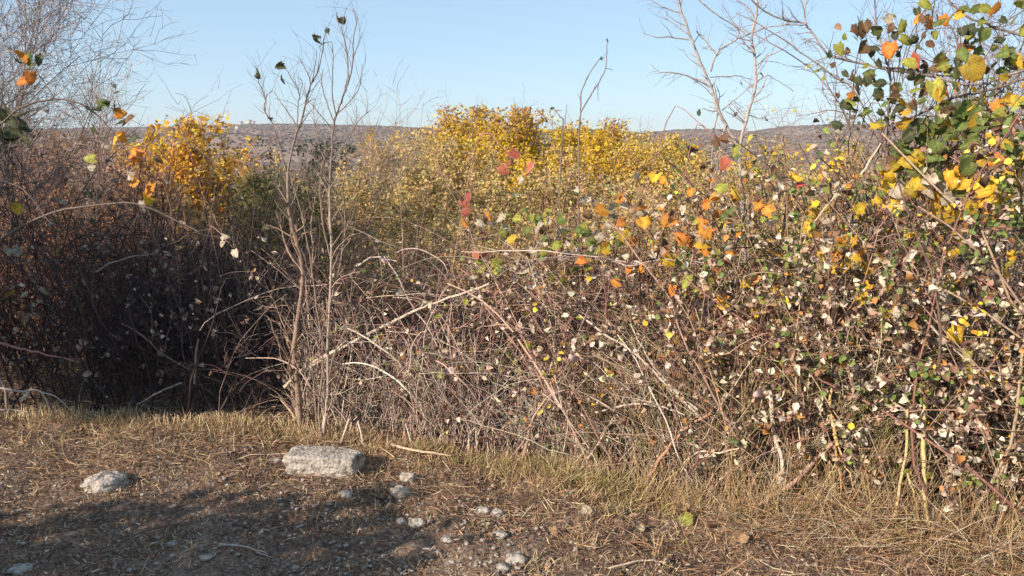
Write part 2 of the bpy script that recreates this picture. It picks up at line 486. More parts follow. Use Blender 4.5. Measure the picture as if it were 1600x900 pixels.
def build_hills():
    xs = np.linspace(-3600, 3600, 260); ys = np.linspace(880, 3500, 110)
    X, Y = np.meshgrid(xs, ys); Z = hill_z(X, Y)
    ny, nx = X.shape
    i = np.arange(ny - 1)[:, None] * nx + np.arange(nx - 1)[None]
    Q = np.stack([i, i + 1, i + nx + 1, i + nx], -1).reshape(-1, 4)
    l, s, t = quads(Q)
    o = link("hills", raw_mesh("hills", np.stack([X, Y, Z], -1).reshape(-1, 3), l, s, t, None, M_HILL)); o['kind'] = 'structure'
    # far wood: small uneven crowns
    rng = np.random.default_rng(5)
    n = 20000
    Yp = 900 + 1750 * rng.random(n) ** 0.75; Xp = (rng.random(n) * 2 - 1) * 0.72 * Yp
    keep = rng.random(n) < 0.55 + 0.45 * np.sin(Xp / 210 + Yp / 130) ** 2
    Xp, Yp = Xp[keep], Yp[keep]; n = len(Xp)
    Xr = (rng.random(2600) * 2 - 1) * 1900; Yr = RIDGE + rng.normal(size=2600) * 40
    Xp = np.concatenate([Xp, Xr]); Yp = np.concatenate([Yp, Yr]); n = len(Xp)
    Zp = hill_z(Xp, Yp)
    h = 1.8 + 2.4 * rng.random(n) ** 2; wd = h * (1.2 + 1.2 * rng.random(n))
    ang = np.arange(4) * np.pi / 2
    V = np.empty((n, 6, 3))
    a0 = rng.random(n) * 6
    for k in range(4):
        V[:, k, 0] = Xp + np.cos(ang[k] + a0) * wd * (0.7 + .6 * rng.random(n)); V[:, k, 1] = Yp + np.sin(ang[k] + a0) * wd; V[:, k, 2] = Zp + h * (0.35 + 0.35 * rng.random(n))
    V[:, 4] = np.stack([Xp, Yp, Zp - 1], 1); V[:, 5] = np.stack([Xp, Yp, Zp + h], 1)
    tr = []
    for k in range(4):
        tr += [[k, (k + 1) % 4, 5], [(k + 1) % 4, k, 4]]
    Tq = (np.arange(n) * 6)[:, None, None] + np.array(tr)[None]
    Tq = Tq.reshape(-1, 3)
    big = np.array([mnoise.noise(Vector((x / 260, y / 200, 0))) for x, y in zip(Xp, Yp)])
    pal1 = pick(rng, [(3, .26, .175, .125), (3, .245, .165, .12), (2, .285, .19, .13), (.4, .20, .16, .12), (1, .31, .22, .145)], n, .06)
    pal2 = pick(rng, [(3, .20, .16, .13), (2, .24, .18, .145), (2, .27, .195, .155)], n, .06)
    pal1 = pal1 * (1 + .35 * np.array([mnoise.noise(Vector((x_ / 420 + 5, y_ / 150, 2))) for x_, y_ in zip(Xp, Yp)]))[:, None]
    left = ((Xp < -250) & (Yp < 1700)) | (big > 0.35)
    C = np.where(left[:, None], pal2, pal1)
    me = raw_mesh("far_wood", V.reshape(-1, 3), Tq.ravel(), np.arange(len(Tq)) * 3, np.full(len(Tq), 3), np.repeat(C, 6, 0), M_FARLEAF, False)
    tag(link("far_wood", me), "brown and grey autumn woodland covering the distant hills", "woodland", None, "stuff")
build_hills()

# village on the far slope
def box_mesh(name, sx, sy, sz, mat):
    V = [(x * sx / 2, y * sy / 2, z * sz) for z in (0, 1) for y in (-1, 1) for x in (-1, 1)]
    Q = [[0, 1, 3, 2][::-1], [4, 5, 7, 6], [0, 1, 5, 4], [2, 3, 7, 6][::-1], [0, 2, 6, 4][::-1], [1, 3, 7, 5]]
    l, s, t = quads(Q)
    return raw_mesh(name, np.array(V, float), l, s, t, None, mat, False)
def roof_mesh(name, sx, sy, sz, mat):
    V = np.array([(-sx / 2, -sy / 2, 0), (sx / 2, -sy / 2, 0), (sx / 2, sy / 2, 0), (-sx / 2, sy / 2, 0), (-sx / 2, 0, sz), (sx / 2, 0, sz)], float)
    lp = [0, 1, 5, 4, 2, 3, 4, 5, 0, 4, 3, 1, 2, 5, 0, 3, 2, 1]
    return raw_mesh(name, V, lp, [0, 4, 8, 11, 14], [4, 4, 3, 3, 4], None, mat, False)
M_WALL = mat_plain("house_plaster", (0.52, 0.46, 0.40), .8, .08, .1)
M_ROOF = mat_plain("roof_tile", (0.36, 0.19, 0.13), .9, .15, .2)
M_WIN = mat_plain("dark_window", (0.04, 0.04, 0.045), .3, .1, .1)
hs = [(349, 202.5, 16, 6.5, "widest pale house of the far village, its left end"), (357, 200, 9, 9, "taller pale house behind the wide one on the far hillside"),
      (371, 201, 8, 12, "narrow tower-like pale house in the middle of the far village"), (378, 204, 12, 5, "low pale house right of the tower-like house"),
      (387, 205, 9, 6, "rightmost pale house low on the far village slope"), (376, 192.5, 13, 6, "left pale house on the ridge above the village"),
      (389, 190.5, 15, 8, "right pale house on the ridge above the village"), (396, 192, 8, 7, "small pale house at the end of the ridge row")]
for k, (px, py, wd, ht, lab) in enumerate(hs):
    Yh = 2150.0 if k < 5 else 2560.0
    p = PY(px, py, Yh)
    e = empty("village_house", (p[0], p[1], p[2] - ht / 2 - 3), 0.15 * (k % 3 - 1), lab, "house", "pale houses of the far hill village")
    wl = link("wall", box_mesh("wall", wd, 9, ht + 3, M_WALL), e, None, (0, 0, 0))
    link("roof", roof_mesh("roof", wd + 1, 10, 2.6, M_ROOF), e, None, (0, 0, ht + 3.01))
    for j in range(2):
        link("window", box_mesh("window", 1.3, 0.2, 1.6, M_WIN), e, None, ((j - .5) * wd * .5, -4.55, ht * 0.5 + 2))

# ------------------------------------------------------------------ big bramble leaves (shared meshes)
LC = {'Y': (0.78, 0.52, 0.035), 'O': (0.76, 0.31, 0.04), 'G': (0.13, 0.20, 0.045), 'L': (0.36, 0.40, 0.06), 'R': (0.46, 0.10, 0.065),
      'W': (0.62, 0.55, 0.44), 'B': (0.17, 0.085, 0.05), 'D': (0.05, 0.075, 0.035), 'T': (0.42, 0.28, 0.17)}
def leaf_mesh(code, variant):
    rng = np.random.default_rng(sum(map(ord, code)) * 31 + variant)
    n = 11
    col = np.array(LC[code]); side2 = col * (np.array([0.9, 0.95, 1]))
    fold = [0.10, 0.25, 0.45, 0.15, 0.65, 0.3, -0.15, 0.5][variant % 8]; curl = [0.15, 0.4, -0.15, 0.6, 0.3, 0.8, 0.25, 0.5][variant % 8]
    asym = rng.normal() * .12; tw = rng.normal() * .35
    if code in 'WBT': fold *= 1.8; curl *= 1.8
    wmax = [0.47, 0.43, 0.5, 0.42, 0.40, 0.45, 0.38, 0.36][variant % 8]
    V = []; C = []; Q = []
    for k in range(n):
        t = k / (n - 1)
        wv = wmax * (math.sin(math.pi * min(1, t ** 0.70)) ** 0.62 if 0 < t < 1 else 0.0)
        if k == 0: wv = 0.05
        if k in (1,): wv *= 0.95
        se = 1 + (0.05 if k % 2 else -0.03)
        for j in range(-2, 3):
            f = j / 2.0
            x = f * wv * (se if abs(j) == 2 else 0.95) * (1 + asym * (1 if f > 0 else -1)) * (1 + (rng.normal() * .05 if abs(j) == 2 else 0))
            y = t - (0.10 * abs(f) if k > 0 else -0.02 * abs(f)) - (0.08 * abs(f) * (1 - t) * 2 if k == 1 else 0)
            z = fold * abs(x) - curl * t * t * 0.6 + (0.018 if (k % 2) else -0.018) * (1 if abs(j) == 1 else 0.4) - 0.45 * curl * (abs(f) ** 2) * wv + tw * x * t + (rng.normal() * .02 if abs(j) == 2 else 0)
            V.append((x + 0.05 * math.sin(t * 3 + variant) , y, z))
            c = col * (1.22 if j == 0 else (0.93 + 0.14 * (k % 2))) * (1 + rng.normal() * 0.05)
            if abs(j) == 2 and code in 'YOGL': c = c * np.array([1.0, 0.8, 0.8])
            if code == 'Y' and variant % 3 == 1: c = c * (1 - 0.25 * (1 - t)) + np.array([0.0, 0.08, 0.01]) * (1 - t)
            if code == 'R' and abs(j) == 2: c = c * 0.5 + np.array([0.3, 0.22, 0.16])
            C.append(np.clip(c, 0, .95))
    for k in range(n - 1):
        for j in range(4):
            a = k * 5 + j; Q.append([a, a + 1, a + 6, a + 5])
    s = Soup(); s.add(np.array(V, float), np.array(Q), np.array(C))
    tubes(s, np.array([[(0, -0.45, -0.12), (0, -0.2, -0.02), (0, 0.02, 0)]], float), np.array([[0.012, 0.012, 0.012]]), np.array([[0.3, 0.2, 0.1]]), 3)
    l, st, tt = quads(np.concatenate(s.Q))
    return raw_mesh("leaf", np.concatenate(s.V), l, st, tt, np.concatenate(s.C), M_LEAF)
LEAF = {c: [leaf_mesh(c, v) for v in range(8)] for c in LC}
LEAFLABEL = {'Y': "yellow leaf", 'O': "orange leaf", 'G': "green leaf", 'L': "lime green leaf", 'R': "red leaf", 'W': "pale dry leaf",
             'B': "brown withered leaf", 'D': "dark green leaf", 'T': "tan dry leaf"}
lrng = np.random.default_rng(77)
def place_leaf(p, size, code, parent, rng=lrng, face=(-0.5, -1.0, 0.35), sp=0.45, hang=0.5, name="leaf"):
    n = Vector(face).normalized() + Vector(rng.normal(size=3) * sp); n.normalize()
    if code == 'W' and rng.random() < 0.5: n = -n
    t = Vector((rng.normal() * 0.7, rng.normal() * 0.3, -hang + rng.normal() * 0.5)); t = (t - n * t.dot(n)).normalized()
    b = t.cross(n)
    m = Matrix((b, t, n)).transposed().to_4x4()
    o = bpy.data.objects.new(name, LEAF[code][int(rng.integers(8))])
    COL.objects.link(o)
    c = Vector(p) - t * size * 0.5
    mm = Matrix.Translation(c) @ m @ Matrix.Diagonal((size * (.78 + .3 * rng.random()), size * (.9 + .2 * rng.random()), size, 1))
    if parent is not None:
        o.parent = parent
        mm = Matrix.Translation(-parent.location) @ mm
    o.matrix_local = mm
    return o

# ------------------------------------------------------------------ the hedge
PINK = [(4, .45, .31, .24), (3, .54, .43, .34), (4, .28, .145, .12), (2, .18, .09, .08), (2, .62, .52, .42)]
PALE = [(4, .50, .43, .36), (3, .38, .30, .26), (2, .26, .18, .16), (1, .58, .50, .40)]
SHADED_DARK = [(5, .05, .033, .032), (3, .08, .052, .048), (2, .03, .022, .022), (.5, .24, .18, .16)]  # left bushes: bark colour lowered to deepen the shade there
INNER_SHADE = [(4, .065, .045, .04), (3, .09, .06, .052), (2, .045, .033, .03)]  # stems deep in the hedge, interior shade put into their colour
MIXR = [(4, .34, .23, .165), (3, .42, .31, .21), (3, .23, .12, .09), (2, .45, .36, .22), (1, .15, .10, .08)]
DEADL = [(6, .68, .58, .46), (3, .40, .28, .19), (3, .24, .13, .085), (1, .45, .22, .07), (1, .13, .09, .06)]

LABELS = [
    ("dark shaded bramble thicket filling the left edge of the hedge", 'bramble'),
    ("blackish bare blackthorn thicket in deep shade, left of the slender saplings", 'blackthorn'),
    ("sunlit tangle of pale bare canes right behind the square stone", 'bramble'),
    ("bramble with red-tipped and green leaves left of the orange leaf clusters", 'bramble'),
    ("bramble with orange and lime leaf clusters in the middle of the hedge", 'bramble'),
    ("bramble with scattered yellow leaves below the crossing bare branches", 'bramble'),
    ("tallest green and yellow leaved bramble at the right edge", 'bramble'),
    ("outer part of the bramble hedge past the right edge", 'bramble')]
# x0, x1, canes, twigs, twiglets, palette, dead leaves, depth, lean, cane colour
HB = [(-4.3, -2.35, 420, 2800, 4500, SHADED_DARK, 900, 1.6),
      (-2.45, -1.15, 420, 2800, 4500, SHADED_DARK, 700, 1.6),
      (-1.25, -0.42, 340, 1300, 1500, PINK, 350, 1.2),
      (-0.5, 0.32, 380, 1400, 1700, PINK, 800, 1.2),
      (0.2, 0.92, 340, 1500, 2000, PINK, 1000, 1.2),
      (0.82, 1.45, 280, 1700, 3400, MIXR, 2300, 1.2),
      (1.35, 2.15, 240, 1500, 3200, MIXR, 6500, 1.2),
      (2.05, 3.1, 120, 900, 1500, MIXR, 1500, 1.0)]
bushes = []
def build_hedge():
    for k, (x0, x1, nc, nt_, nw, pal, nd, dep) in enumerate(HB):
        rng = np.random.default_rng(100 + k)
        xc = (x0 + x1) / 2
        nm = "blackthorn_bush" if k == 1 else "bramble_bush"
        e = empty(nm, (xc, float(yf(xc)) + 0.5, float(gz(xc, yf(xc)))), 0, LABELS[k][0], "bush" if k == 1 else "bramble", None)
        bushes.append((x0, x1, e))
        # canes
        x = x0 + (x1 - x0) * rng.random(nc)
        depth = rng.random(nc) ** 1.1 * dep + 0.02
        y = yf(x) + depth
        z = gz(x, y) - 0.02
        D = np.stack([np.clip(rng.normal(size=nc) * 0.40, -.5, .5), rng.normal(size=nc) * 0.22 - 0.02, np.ones(nc)], 1)
        hh = zt(x) * ((0.34 if k in (2, 3, 4) else .45) + 0.54 * rng.random(nc) ** (1.25 if k in (2, 3, 4) else 1)) + 0.08 * depth
        P = grow(rng, np.stack([x, y, z], 1), D, hh * 1.15, 14, 0.095, 0.10, 3)
        # keep the arching ends inside the hedge's envelope
        fr = yf(P[..., 0]) - 0.12 + 0.06 * P[..., 2]
        P[..., 1] = np.maximum(P[..., 1], fr)
        r0 = (0.0019 + 0.0050 * rng.random(nc) ** 2.6)
        Rr = r0[:, None] * np.linspace(1, 0.45, 14)[None]
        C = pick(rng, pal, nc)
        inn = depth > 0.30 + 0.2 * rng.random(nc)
        C[inn] = pick(rng, INNER_SHADE if k > 1 else SHADED_DARK, int(inn.sum()))  # deeper canes take the palette with shade painted in
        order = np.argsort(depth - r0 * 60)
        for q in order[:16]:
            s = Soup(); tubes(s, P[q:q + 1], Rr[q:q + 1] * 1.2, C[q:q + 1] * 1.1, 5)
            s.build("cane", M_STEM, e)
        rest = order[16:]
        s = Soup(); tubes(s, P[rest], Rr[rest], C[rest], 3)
        # leaning loose canes crossing the face
        n2 = nc // 4
        x = x0 + (x1 - x0) * rng.random(n2); zz = zt(x) * rng.random(n2) * 0.8
        y = yf(x) + 0.12 * zz + rng.random(n2) * 0.35
        D = np.stack([rng.normal(size=n2), rng.normal(size=n2) * 0.15, rng.normal(size=n2) * 0.5 + .15], 1)
        P2 = grow(rng, np.stack([x, y, zz], 1), D, 0.35 + 0.6 * rng.random(n2), 10, 0.10, 0.15)
        P2[..., 2] = np.maximum(P2[..., 2], 0.02)
        P2[..., 1] = np.maximum(P2[..., 1], yf(P2[..., 0]) - 0.1)
        R2 = (0.0016 + 0.002 * rng.random(n2))[:, None] * np.linspace(1, .5, 10)[None]
        tubes(s, P2, R2, pick(rng, pal, n2), 3)
        if k in (2, 3, 4, 5):                                    # short upright stalks along the front
            n3 = [0, 0, 190, 200, 130, 110][k]
            x = x0 + (x1 - x0) * rng.random(n3); y = yf(x) + .02 + .22 * rng.random(n3)
            cl = np.round(x / .14) * .14
            D = np.stack([(x - cl) * 3.5 + rng.normal(size=n3) * .2, rng.normal(size=n3) * .18 - .06, np.ones(n3)], 1)
            P3 = grow(rng, np.stack([x, y, gz(x, y) - .01], 1), D, .12 + .55 * rng.random(n3) ** 1.2, 8, .10, .06)
            R3 = (.0016 + .0030 * rng.random(n3) ** 2)[:, None] * np.linspace(1, .5, 8)[None]
            C3 = pick(rng, PALE, n3); tubes(s, P3, R3, C3, 3)
            P4, R4, i4 = fork(rng, P3, R3, n3 * 4, .12, 4, (15, 50), (.25, 1), .12, 0, .6, rmin=.001, up=.3); fine(s, P4, R4, C3[i4])
        # twigs
        PT, RT, i = fork(rng, P, Rr, nt_, 0.22, 5, (20, 75), (0.12, 0.98), 0.17, 0.05, 0.6, rmin=0.0011)
        PT[..., 1] = np.maximum(PT[..., 1], yf(PT[..., 0]) - 0.14)
        CT = C[i] * (0.85 + 0.3 * rng.random((len(i), 1)))
        tubes(s, PT, RT, CT, 3)
        PW, RW, i2 = fork(rng, PT, RT, nw, 0.10, 3, (25, 80), (0.1, 1), 0.2, 0.0, 0.75, rmin=0.0009)
        fine(s, PW, RW, CT[i2])
        s.build("twig_mass", M_STEM, e, "stuff")
        # small withered leaves hanging on the twigs
        i = rng.integers(len(PT), size=nd * 3); kk = rng.integers(1, 5, size=nd * 3)
        p = PT[i, kk]
        d = p[:, 1] - yf(p[:, 0])
        zrel = p[:, 2] / zt(p[:, 0])
        wgt = np.exp(-np.maximum(d, 0) / 0.35) * (0.15 + (np.clip(zrel, 0, 1.1)) ** 1.6)
        if k in (3, 4, 5): wgt = np.exp(-np.maximum(d, 0) / .3) * (.06 + np.clip(zrel, 0, 1.1) ** 3.5)
        if k == 6: wgt = np.exp(-np.maximum(d, 0) / 0.3) * (0.35 + 0.6 * (zrel < 0.75))
        if k == 2: wgt = np.exp(-np.maximum(d, 0) / 0.35) * (0.1 + (zrel > .75))
        ch = rng.choice(len(p), min(nd, len(p)), replace=False, p=wgt / wgt.sum())
        s = Soup()
        cols = pick(rng, DEADL if k > 1 else [(3, .3, .22, .17), (3, .14, .09, .07), (1, .5, .44, .36)], len(ch))  # left bushes get darker leaf colours, adding to the painted shade
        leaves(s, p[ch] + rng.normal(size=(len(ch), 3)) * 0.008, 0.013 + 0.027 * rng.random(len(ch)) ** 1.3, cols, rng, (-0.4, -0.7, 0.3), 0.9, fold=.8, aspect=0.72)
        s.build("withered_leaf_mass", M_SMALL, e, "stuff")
        # small living leaves on the upper shoots
        ng = [0, 0, 10, 150, 110, 150, 2200, 900][k]
        if ng:
            i = rng.integers(len(PT), size=ng * 4); p = PT[i, rng.integers(2, 5, size=ng * 4)]
            zrel = p[:, 2] / zt(p[:, 0]); d = p[:, 1] - yf(p[:, 0])
            wgt = np.exp(-np.maximum(d, 0) / .25) * np.clip(zrel - (.74 if k < 6 else .66), 0.001, 1) ** 1.1
            cl = np.array([mnoise.noise(Vector(v * 5.0)) for v in p]); wgt *= np.clip(cl + .25, .03, 1) ** 1.5
            ch = rng.choice(len(p), ng, replace=False, p=wgt / wgt.sum()); p = p[ch]
            hue = np.array([mnoise.noise(Vector(v * 3.0 + np.array([9., 2., 4.]))) for v in p]) + rng.normal(size=ng) * .12
            cg = pick(rng, [(4, .15, .21, .05), (2, .24, .28, .06), (1, .09, .13, .04)], ng); cy_ = pick(rng, [(4, .75, .52, .05), (2, .55, .50, .08), (1, .75, .36, .05)], ng)
            cols = np.where((hue > (.3 if k == 6 else .2))[:, None], cy_, cg)
            s = Soup(); leaves(s, p + rng.normal(size=(ng, 3)) * .012, .016 + .020 * rng.random(ng) ** 1.3, cols, rng, (-.4, -.8, .4), .6, aspect=.8, fold=.3)
            s.build("leaf_mass", M_SMALL, e, "stuff")
build_hedge()

def bush_at(x):
    best = min(range(len(bushes)), key=lambda i: abs((bushes[i][0] + bushes[i][1]) / 2 - x) / (bushes[i][1] - bushes[i][0]))
    return best

# photographed leaves: px, py, size in px, colour
LV = """937 330 24 O;967 312 16 O;1007 350 20 Y;1035 347 24 O;1048 347 22 O;975 370 18 Y;987 376 16 O;913 407 18 O;997 422 16 O;983 425 14 O;965 443 18 O;
1063 373 22 O;1095 353 20 O;1103 366 24 O;1095 381 24 Y;1102 400 18 O;1120 397 20 L;1047 410 20 Y;1063 410 20 L;1070 441 24 L;1093 448 26 L;1108 446 26 L;1048 455 18 O;
1165 445 18 Y;1130 465 18 O;1133 477 18 Y;1183 490 18 Y;1115 310 18 Y;1153 301 18 Y;1133 343 20 G;1163 358 16 L;1156 351 14 L;1140 330 18 G;1195 325 24 O;1183 322 16 O;
873 345 20 G;884 357 20 G;907 360 20 G;912 367 16 G;867 385 18 L;852 393 16 L;923 380 16 G;967 382 16 G;947 390 18 Y;805 370 16 L;808 343 14 L;910 310 16 W;917 314 14 W;
955 372 12 W;830 393 14 W;834 430 16 W;837 357 12 W;900 296 12 W;825 490 14 L;903 497 12 L;889 484 12 L;902 533 20 G;915 528 16 G;877 538 16 Y;828 540 16 L;845 583 14 Y;
863 583 16 Y;1062 533 14 O;802 566 12 L;812 580 12 L;823 661 16 O;838 613 13 O;843 455 12 O;1207 394 20 Y;1270 323 16 Y;1295 328 14 Y;1263 353 16 Y;1268 346 16 L;1313 372 24 O;
1280 405 22 Y;1293 420 22 Y;1303 400 20 O;1333 412 24 Y;1346 400 14 O;1355 425 14 Y;1405 322 22 Y;1473 341 26 Y;1465 375 14 Y;1517 320 26 Y;1563 317 30 Y;1552 324 20 Y;1525 304 18 Y;
1448 398 22 B;1553 395 20 G;1507 390 18 G;1570 413 20 L;1583 403 16 Y;1493 431 24 L;1502 444 20 B;1490 460 20 L;1427 456 20 Y;1352 450 16 Y;1345 463 24 Y;1402 480 14 Y;1393 495 18 Y;
1498 522 24 Y;1512 557 16 L;1515 575 18 L;1517 600 38 G;1503 590 20 G;1222 467 18 L;1233 497 18 L;1220 505 16 L;1303 497 20 W;1367 537 22 W;1480 468 20 W;1503 465 18 W;1510 380 18 W;
1540 563 22 W;1573 580 20 W;1588 487 20 L;1588 480 14 G;1480 316 22 W;1566 600 16 W;1525 113 34 Y;1462 143 30 L;1470 150 18 Y;1420 160 26 Y;1418 172 16 O;1375 193 22 Y;1393 78 22 O;
1422 98 22 L;1418 63 20 L;1592 98 20 Y;1557 125 20 L;1505 85 20 G;1562 86 22 G;1575 88 16 G;1535 55 18 G;1448 8 20 L;1438 240 15 Y;1455 190 22 G;1413 217 24 G;1435 203 20 G;1447 200 22 G;
1463 247 22 G;1483 213 22 G;1513 225 26 G;1523 177 22 G;1493 187 20 G;1533 197 22 G;1553 248 22 G;1570 190 22 G;1597 217 22 G;1586 240 18 G;1460 230 20 G;1510 263 22 G;1473 272 20 G;
1553 217 18 Y;1577 228 18 Y;1533 252 20 Y;1562 197 16 Y;1562 167 18 O;1570 156 18 Y;1593 160 22 Y;1398 263 18 Y;1392 280 18 Y;1417 253 12 Y;1430 287 24 Y;1480 277 18 Y;1490 287 18 Y;
1542 287 28 Y;1520 284 24 Y;1500 288 20 Y;1452 283 24 W;1400 247 18 B;1247 277 16 Y;1252 288 14 R;1283 285 14 R;1353 45 18 B;1343 57 14 B;1347 78 18 B;1370 77 14 D;1343 128 16 D;
1354 124 14 D;1363 122 12 B;1332 147 14 O;1327 167 14 D;1317 165 14 D;1308 193 20 D;1306 206 16 W;1312 78 18 L;1299 83 14 G;1387 33 16 W;1388 44 14 B;1443 25 18 B;1434 32 16 O;
1411 42 18 L;1470 103 18 L;1463 103 16 B;1430 98 20 R;1513 47 18 D;1504 50 14 D;1595 9 20 L;1400 57 14 D;1380 130 16 D;1398 138 14 B;1372 150 16 D;1385 160 14 G;1378 177 14 D;
805 241 18 R;825 263 20 R;788 267 20 R;795 260 14 R;812 282 14 W;1128 257 24 R;1147 237 22 L;1127 218 20 B;1120 223 16 B;1022 281 18 Y;1033 283 16 O;994 273 14 W;1127 290 20 L;
728 308 16 R;727 320 18 R;730 333 16 R;728 345 16 O;783 342 18 W;753 350 18 W;762 340 14 O;797 372 18 Y;788 367 14 L;780 410 22 L;773 424 20 L;728 473 12 L;683 493 12 L;672 478 12 L;
745 400 14 R;752 398 14 R;738 438 16 W;25 327 20 Y;8 393 18 W;23 393 16 W;87 393 22 L;12 465 18 L;5 460 14 O;350 370 14 W;347 382 12 W;265 400 16 W;369 396 14 W;404 436 10 W;
233 297 20 O;226 300 18 O;224 325 18 W;230 308 20 Y;213 282 16 O;198 274 14 W;205 242 22 O;215 245 20 O;185 216 20 O;178 215 18 Y;137 247 20 L;145 262 14 W;163 227 12 W;173 228 12 W;
45 618 14 W;14 668 16 L;22 675 16 L;1305 290 12 W;1330 300 12 W;1230 300 12 W;1180 305 14 B;1210 268 14 B;1375 300 16 G;1350 310 12 W;1600 340 22 G;1585 350 22 G;1610 300 24 Y;1450 330 18 B;
1330 610 20 G;1345 617 16 L;1380 613 16 L;1310 605 16 G;1430 720 20 L;1322 720 18 L;1420 742 16 L;1390 680 18 L;1570 290 22 G;1590 265 20 G;1440 270 18 G;1545 345 20 G;1530 235 20 G""".replace("\n", "")
lvs = []
for r in LV.split(";"):
    a = r.split()
    if len(a) == 4: lvs.append((float(a[0]), float(a[1]), float(a[2]), a[3]))

climb = empty("bramble_bush", tuple(PY(1470, 500, 3.6) * [1, 1, 0]), 0, "bramble shoots with dark, green and yellow leaves climbing the bare branches", "bramble")
def build_leaves():
    rng = np.random.default_rng(9)
    groups = []
    for lf in lvs:
        for g in groups:
            if abs(g[0][0] - lf[0]) < 24 and abs(g[0][1] - lf[1]) < 24 and len(g) < 5:
                g.append(lf); break
        else: groups.append([lf])
    for g in groups:
        cx = np.mean([a[0] for a in g]); cy = np.mean([a[1] for a in g])
        c = PH(cx, cy, 0.02 + 0.05 * rng.random())
        sky_ = cy < 205
        bi = bush_at(c[0]); e = bushes[bi][2] if not (sky_ and cx > 1280) else climb
        # carrying cane: rises inside the hedge and arches to the cluster
        s = (rng.random() - .5) * 0.9
        bx = c[0] + s; by = float(yf(bx)) + 0.25 + 0.3 * rng.random()
        if sky_:
            start = np.array([c[0] + (0.22 if c[0] > 0 else -0.2) * rng.random() + rng.normal() * .06, c[1] + 0.1 + 0.15 * rng.random(), zt(c[0]) * 0.7])
            mid = start * 0.45 + c * 0.55 + np.array([rng.normal() * 0.05, 0.05, 0.05])
        else:
            start = np.array([bx, by, float(gz(bx, by))])
            mid = np.array([c[0] + s * 0.55, c[1] + 0.2, max(c[2] + 0.1, c[2] * 0.8 + 0.15)])
        pts = [start, start * 0.5 + mid * 0.5 + np.array([s * 0.15, 0.02, 0.06]), mid, mid * 0.4 + c * 0.6 + np.array([0, 0, 0.04]), c + np.array([0, 0.015, 0.0])]
        col = np.array([.24, .13, .11]) * (0.7 + 0.9 * rng.random()) if not sky_ else np.array([.2, .15, .13])
        single("cane", pts, 0.003, 0.0014, col, e, M_STEM, 5, 4, rng, 0.004, 0.15)
        for (px, py, sz, code) in g:
            p = PH(px, py, -0.02 + 0.05 * rng.random())
            d = np.linalg.norm(p - CAM)
            place_leaf(p, sz * d / F * (1.08 if code in 'OYR' else 1.0), code, e, rng)
            # twig from the cluster to the leaf
            if True:
                single("twig", [c, (c + p) / 2 + np.array([0, 0.01, .01]), p], 0.0013, 0.0009, col, e, M_STEM, 3, 2)
    # smaller scattered leaves between them
    fills = [  # px range, py range, count, size range, codes
        (1400, 1620, 170, 300, 75, 14, 24, "GGGGGLLYYBD"), (1390, 1620, 290, 470, 60, 10, 20, "GLYWWWTBBG"), (1440, 1620, 450, 760, 120, 9, 20, "WWWWTTBBL"),
        (1240, 1450, 290, 440, 60, 8, 15, "YWWWTTBLB"), (1230, 1440, 430, 640, 24, 8, 14, "WTYBL"), (1130, 1260, 290, 430, 28, 8, 14, "WWTBYL"),
        (1000, 1150, 300, 440, 28, 8, 14, "WTWOBL"), (780, 1000, 300, 450, 60, 8, 14, "WWWGLTB"), (720, 860, 330, 480, 24, 8, 12, "WTBLR"), (640, 800, 420, 620, 14, 7, 11, "LWTB"),
        (0, 200, 300, 560, 12, 8, 13, "WBTD"), (200, 430, 330, 560, 12, 7, 11, "WTBD"), (0, 40, 175, 235, 12, 18, 26, "D"), (1320, 1480, 20, 180, 34, 9, 15, "DDBBGL"),
        (1430, 1610, 0, 200, 85, 8, 15, "GGLLYDDBO"), (1440, 1610, 160, 300, 60, 9, 16, "GGGLYBW"), (1300, 1480, 20, 190, 36, 7, 12, "DDBBGLT"), (1380, 1610, 245, 345, 44, 13, 24, "YYYYYOW"), (1180, 1610, 300, 500, 34, 11, 19, "YYYYL"),
        (960, 1160, 310, 400, 22, 10, 17, "OOOYW"), (1150, 1450, 270, 460, 70, 7, 12, "WWWWTB"), (840, 960, 330, 400, 30, 9, 15, "GGLW"), (1440, 1610, 330, 560, 60, 8, 15, "WWTWBG"), (1280, 1450, 560, 760, 22, 10, 16, "LGLG"), (700, 1000, 520, 700, 14, 7, 12, "WLTB")]
    for (xa, xb, ya, yb, n, sa, sb, codes) in fills:
        for _ in range(n):
            px = xa + (xb - xa) * rng.random(); py = ya + (yb - ya) * rng.random()
            p = PH(px, py, 0.0 + 0.12 * rng.random())
            d = np.linalg.norm(p - CAM); e = bushes[bush_at(p[0])][2] if not (py < 205 and px > 1280) else climb
            place_leaf(p, (sa + (sb - sa) * rng.random()) * d / F * 1.2, codes[int(rng.integers(len(codes)))], e, rng, sp=0.7)
build_leaves()

def merge_extra(e, limit=290):
    """beyond the limit the smallest leaves of a bush become one joined part"""
    ls = sorted([c for c in e.children if c.name.split('.')[0] == 'leaf'], key=lambda c: -c.matrix_local.to_scale()[1])
    extra = ls[limit:]
    if not extra: return
    s = Soup(); cache = {}
    for c in extra:
        me = c.data
        if me.name not in cache:
            v = np.empty(len(me.vertices) * 3, np.float32); me.vertices.foreach_get("co", v)
            col = np.empty(len(me.vertices) * 4, np.float32); me.color_attributes["Col"].data.foreach_get("color", col)
            q = np.empty(len(me.polygons) * 4, np.int32); me.loops.foreach_get("vertex_index", q)
            cache[me.name] = (v.reshape(-1, 3), col.reshape(-1, 4)[:, :3], q.reshape(-1, 4))
        v, col, q = cache[me.name]
        M = np.array(Matrix.Translation(e.location) @ c.matrix_local)
        s.add(v @ M[:3, :3].T + M[:3, 3], q, col * (.75 + .45 * random.random()))
    for c in extra: bpy.data.objects.remove(c)
    s.build("small_leaf_mass", M_SMALL, e, "stuff")
random.seed(4)
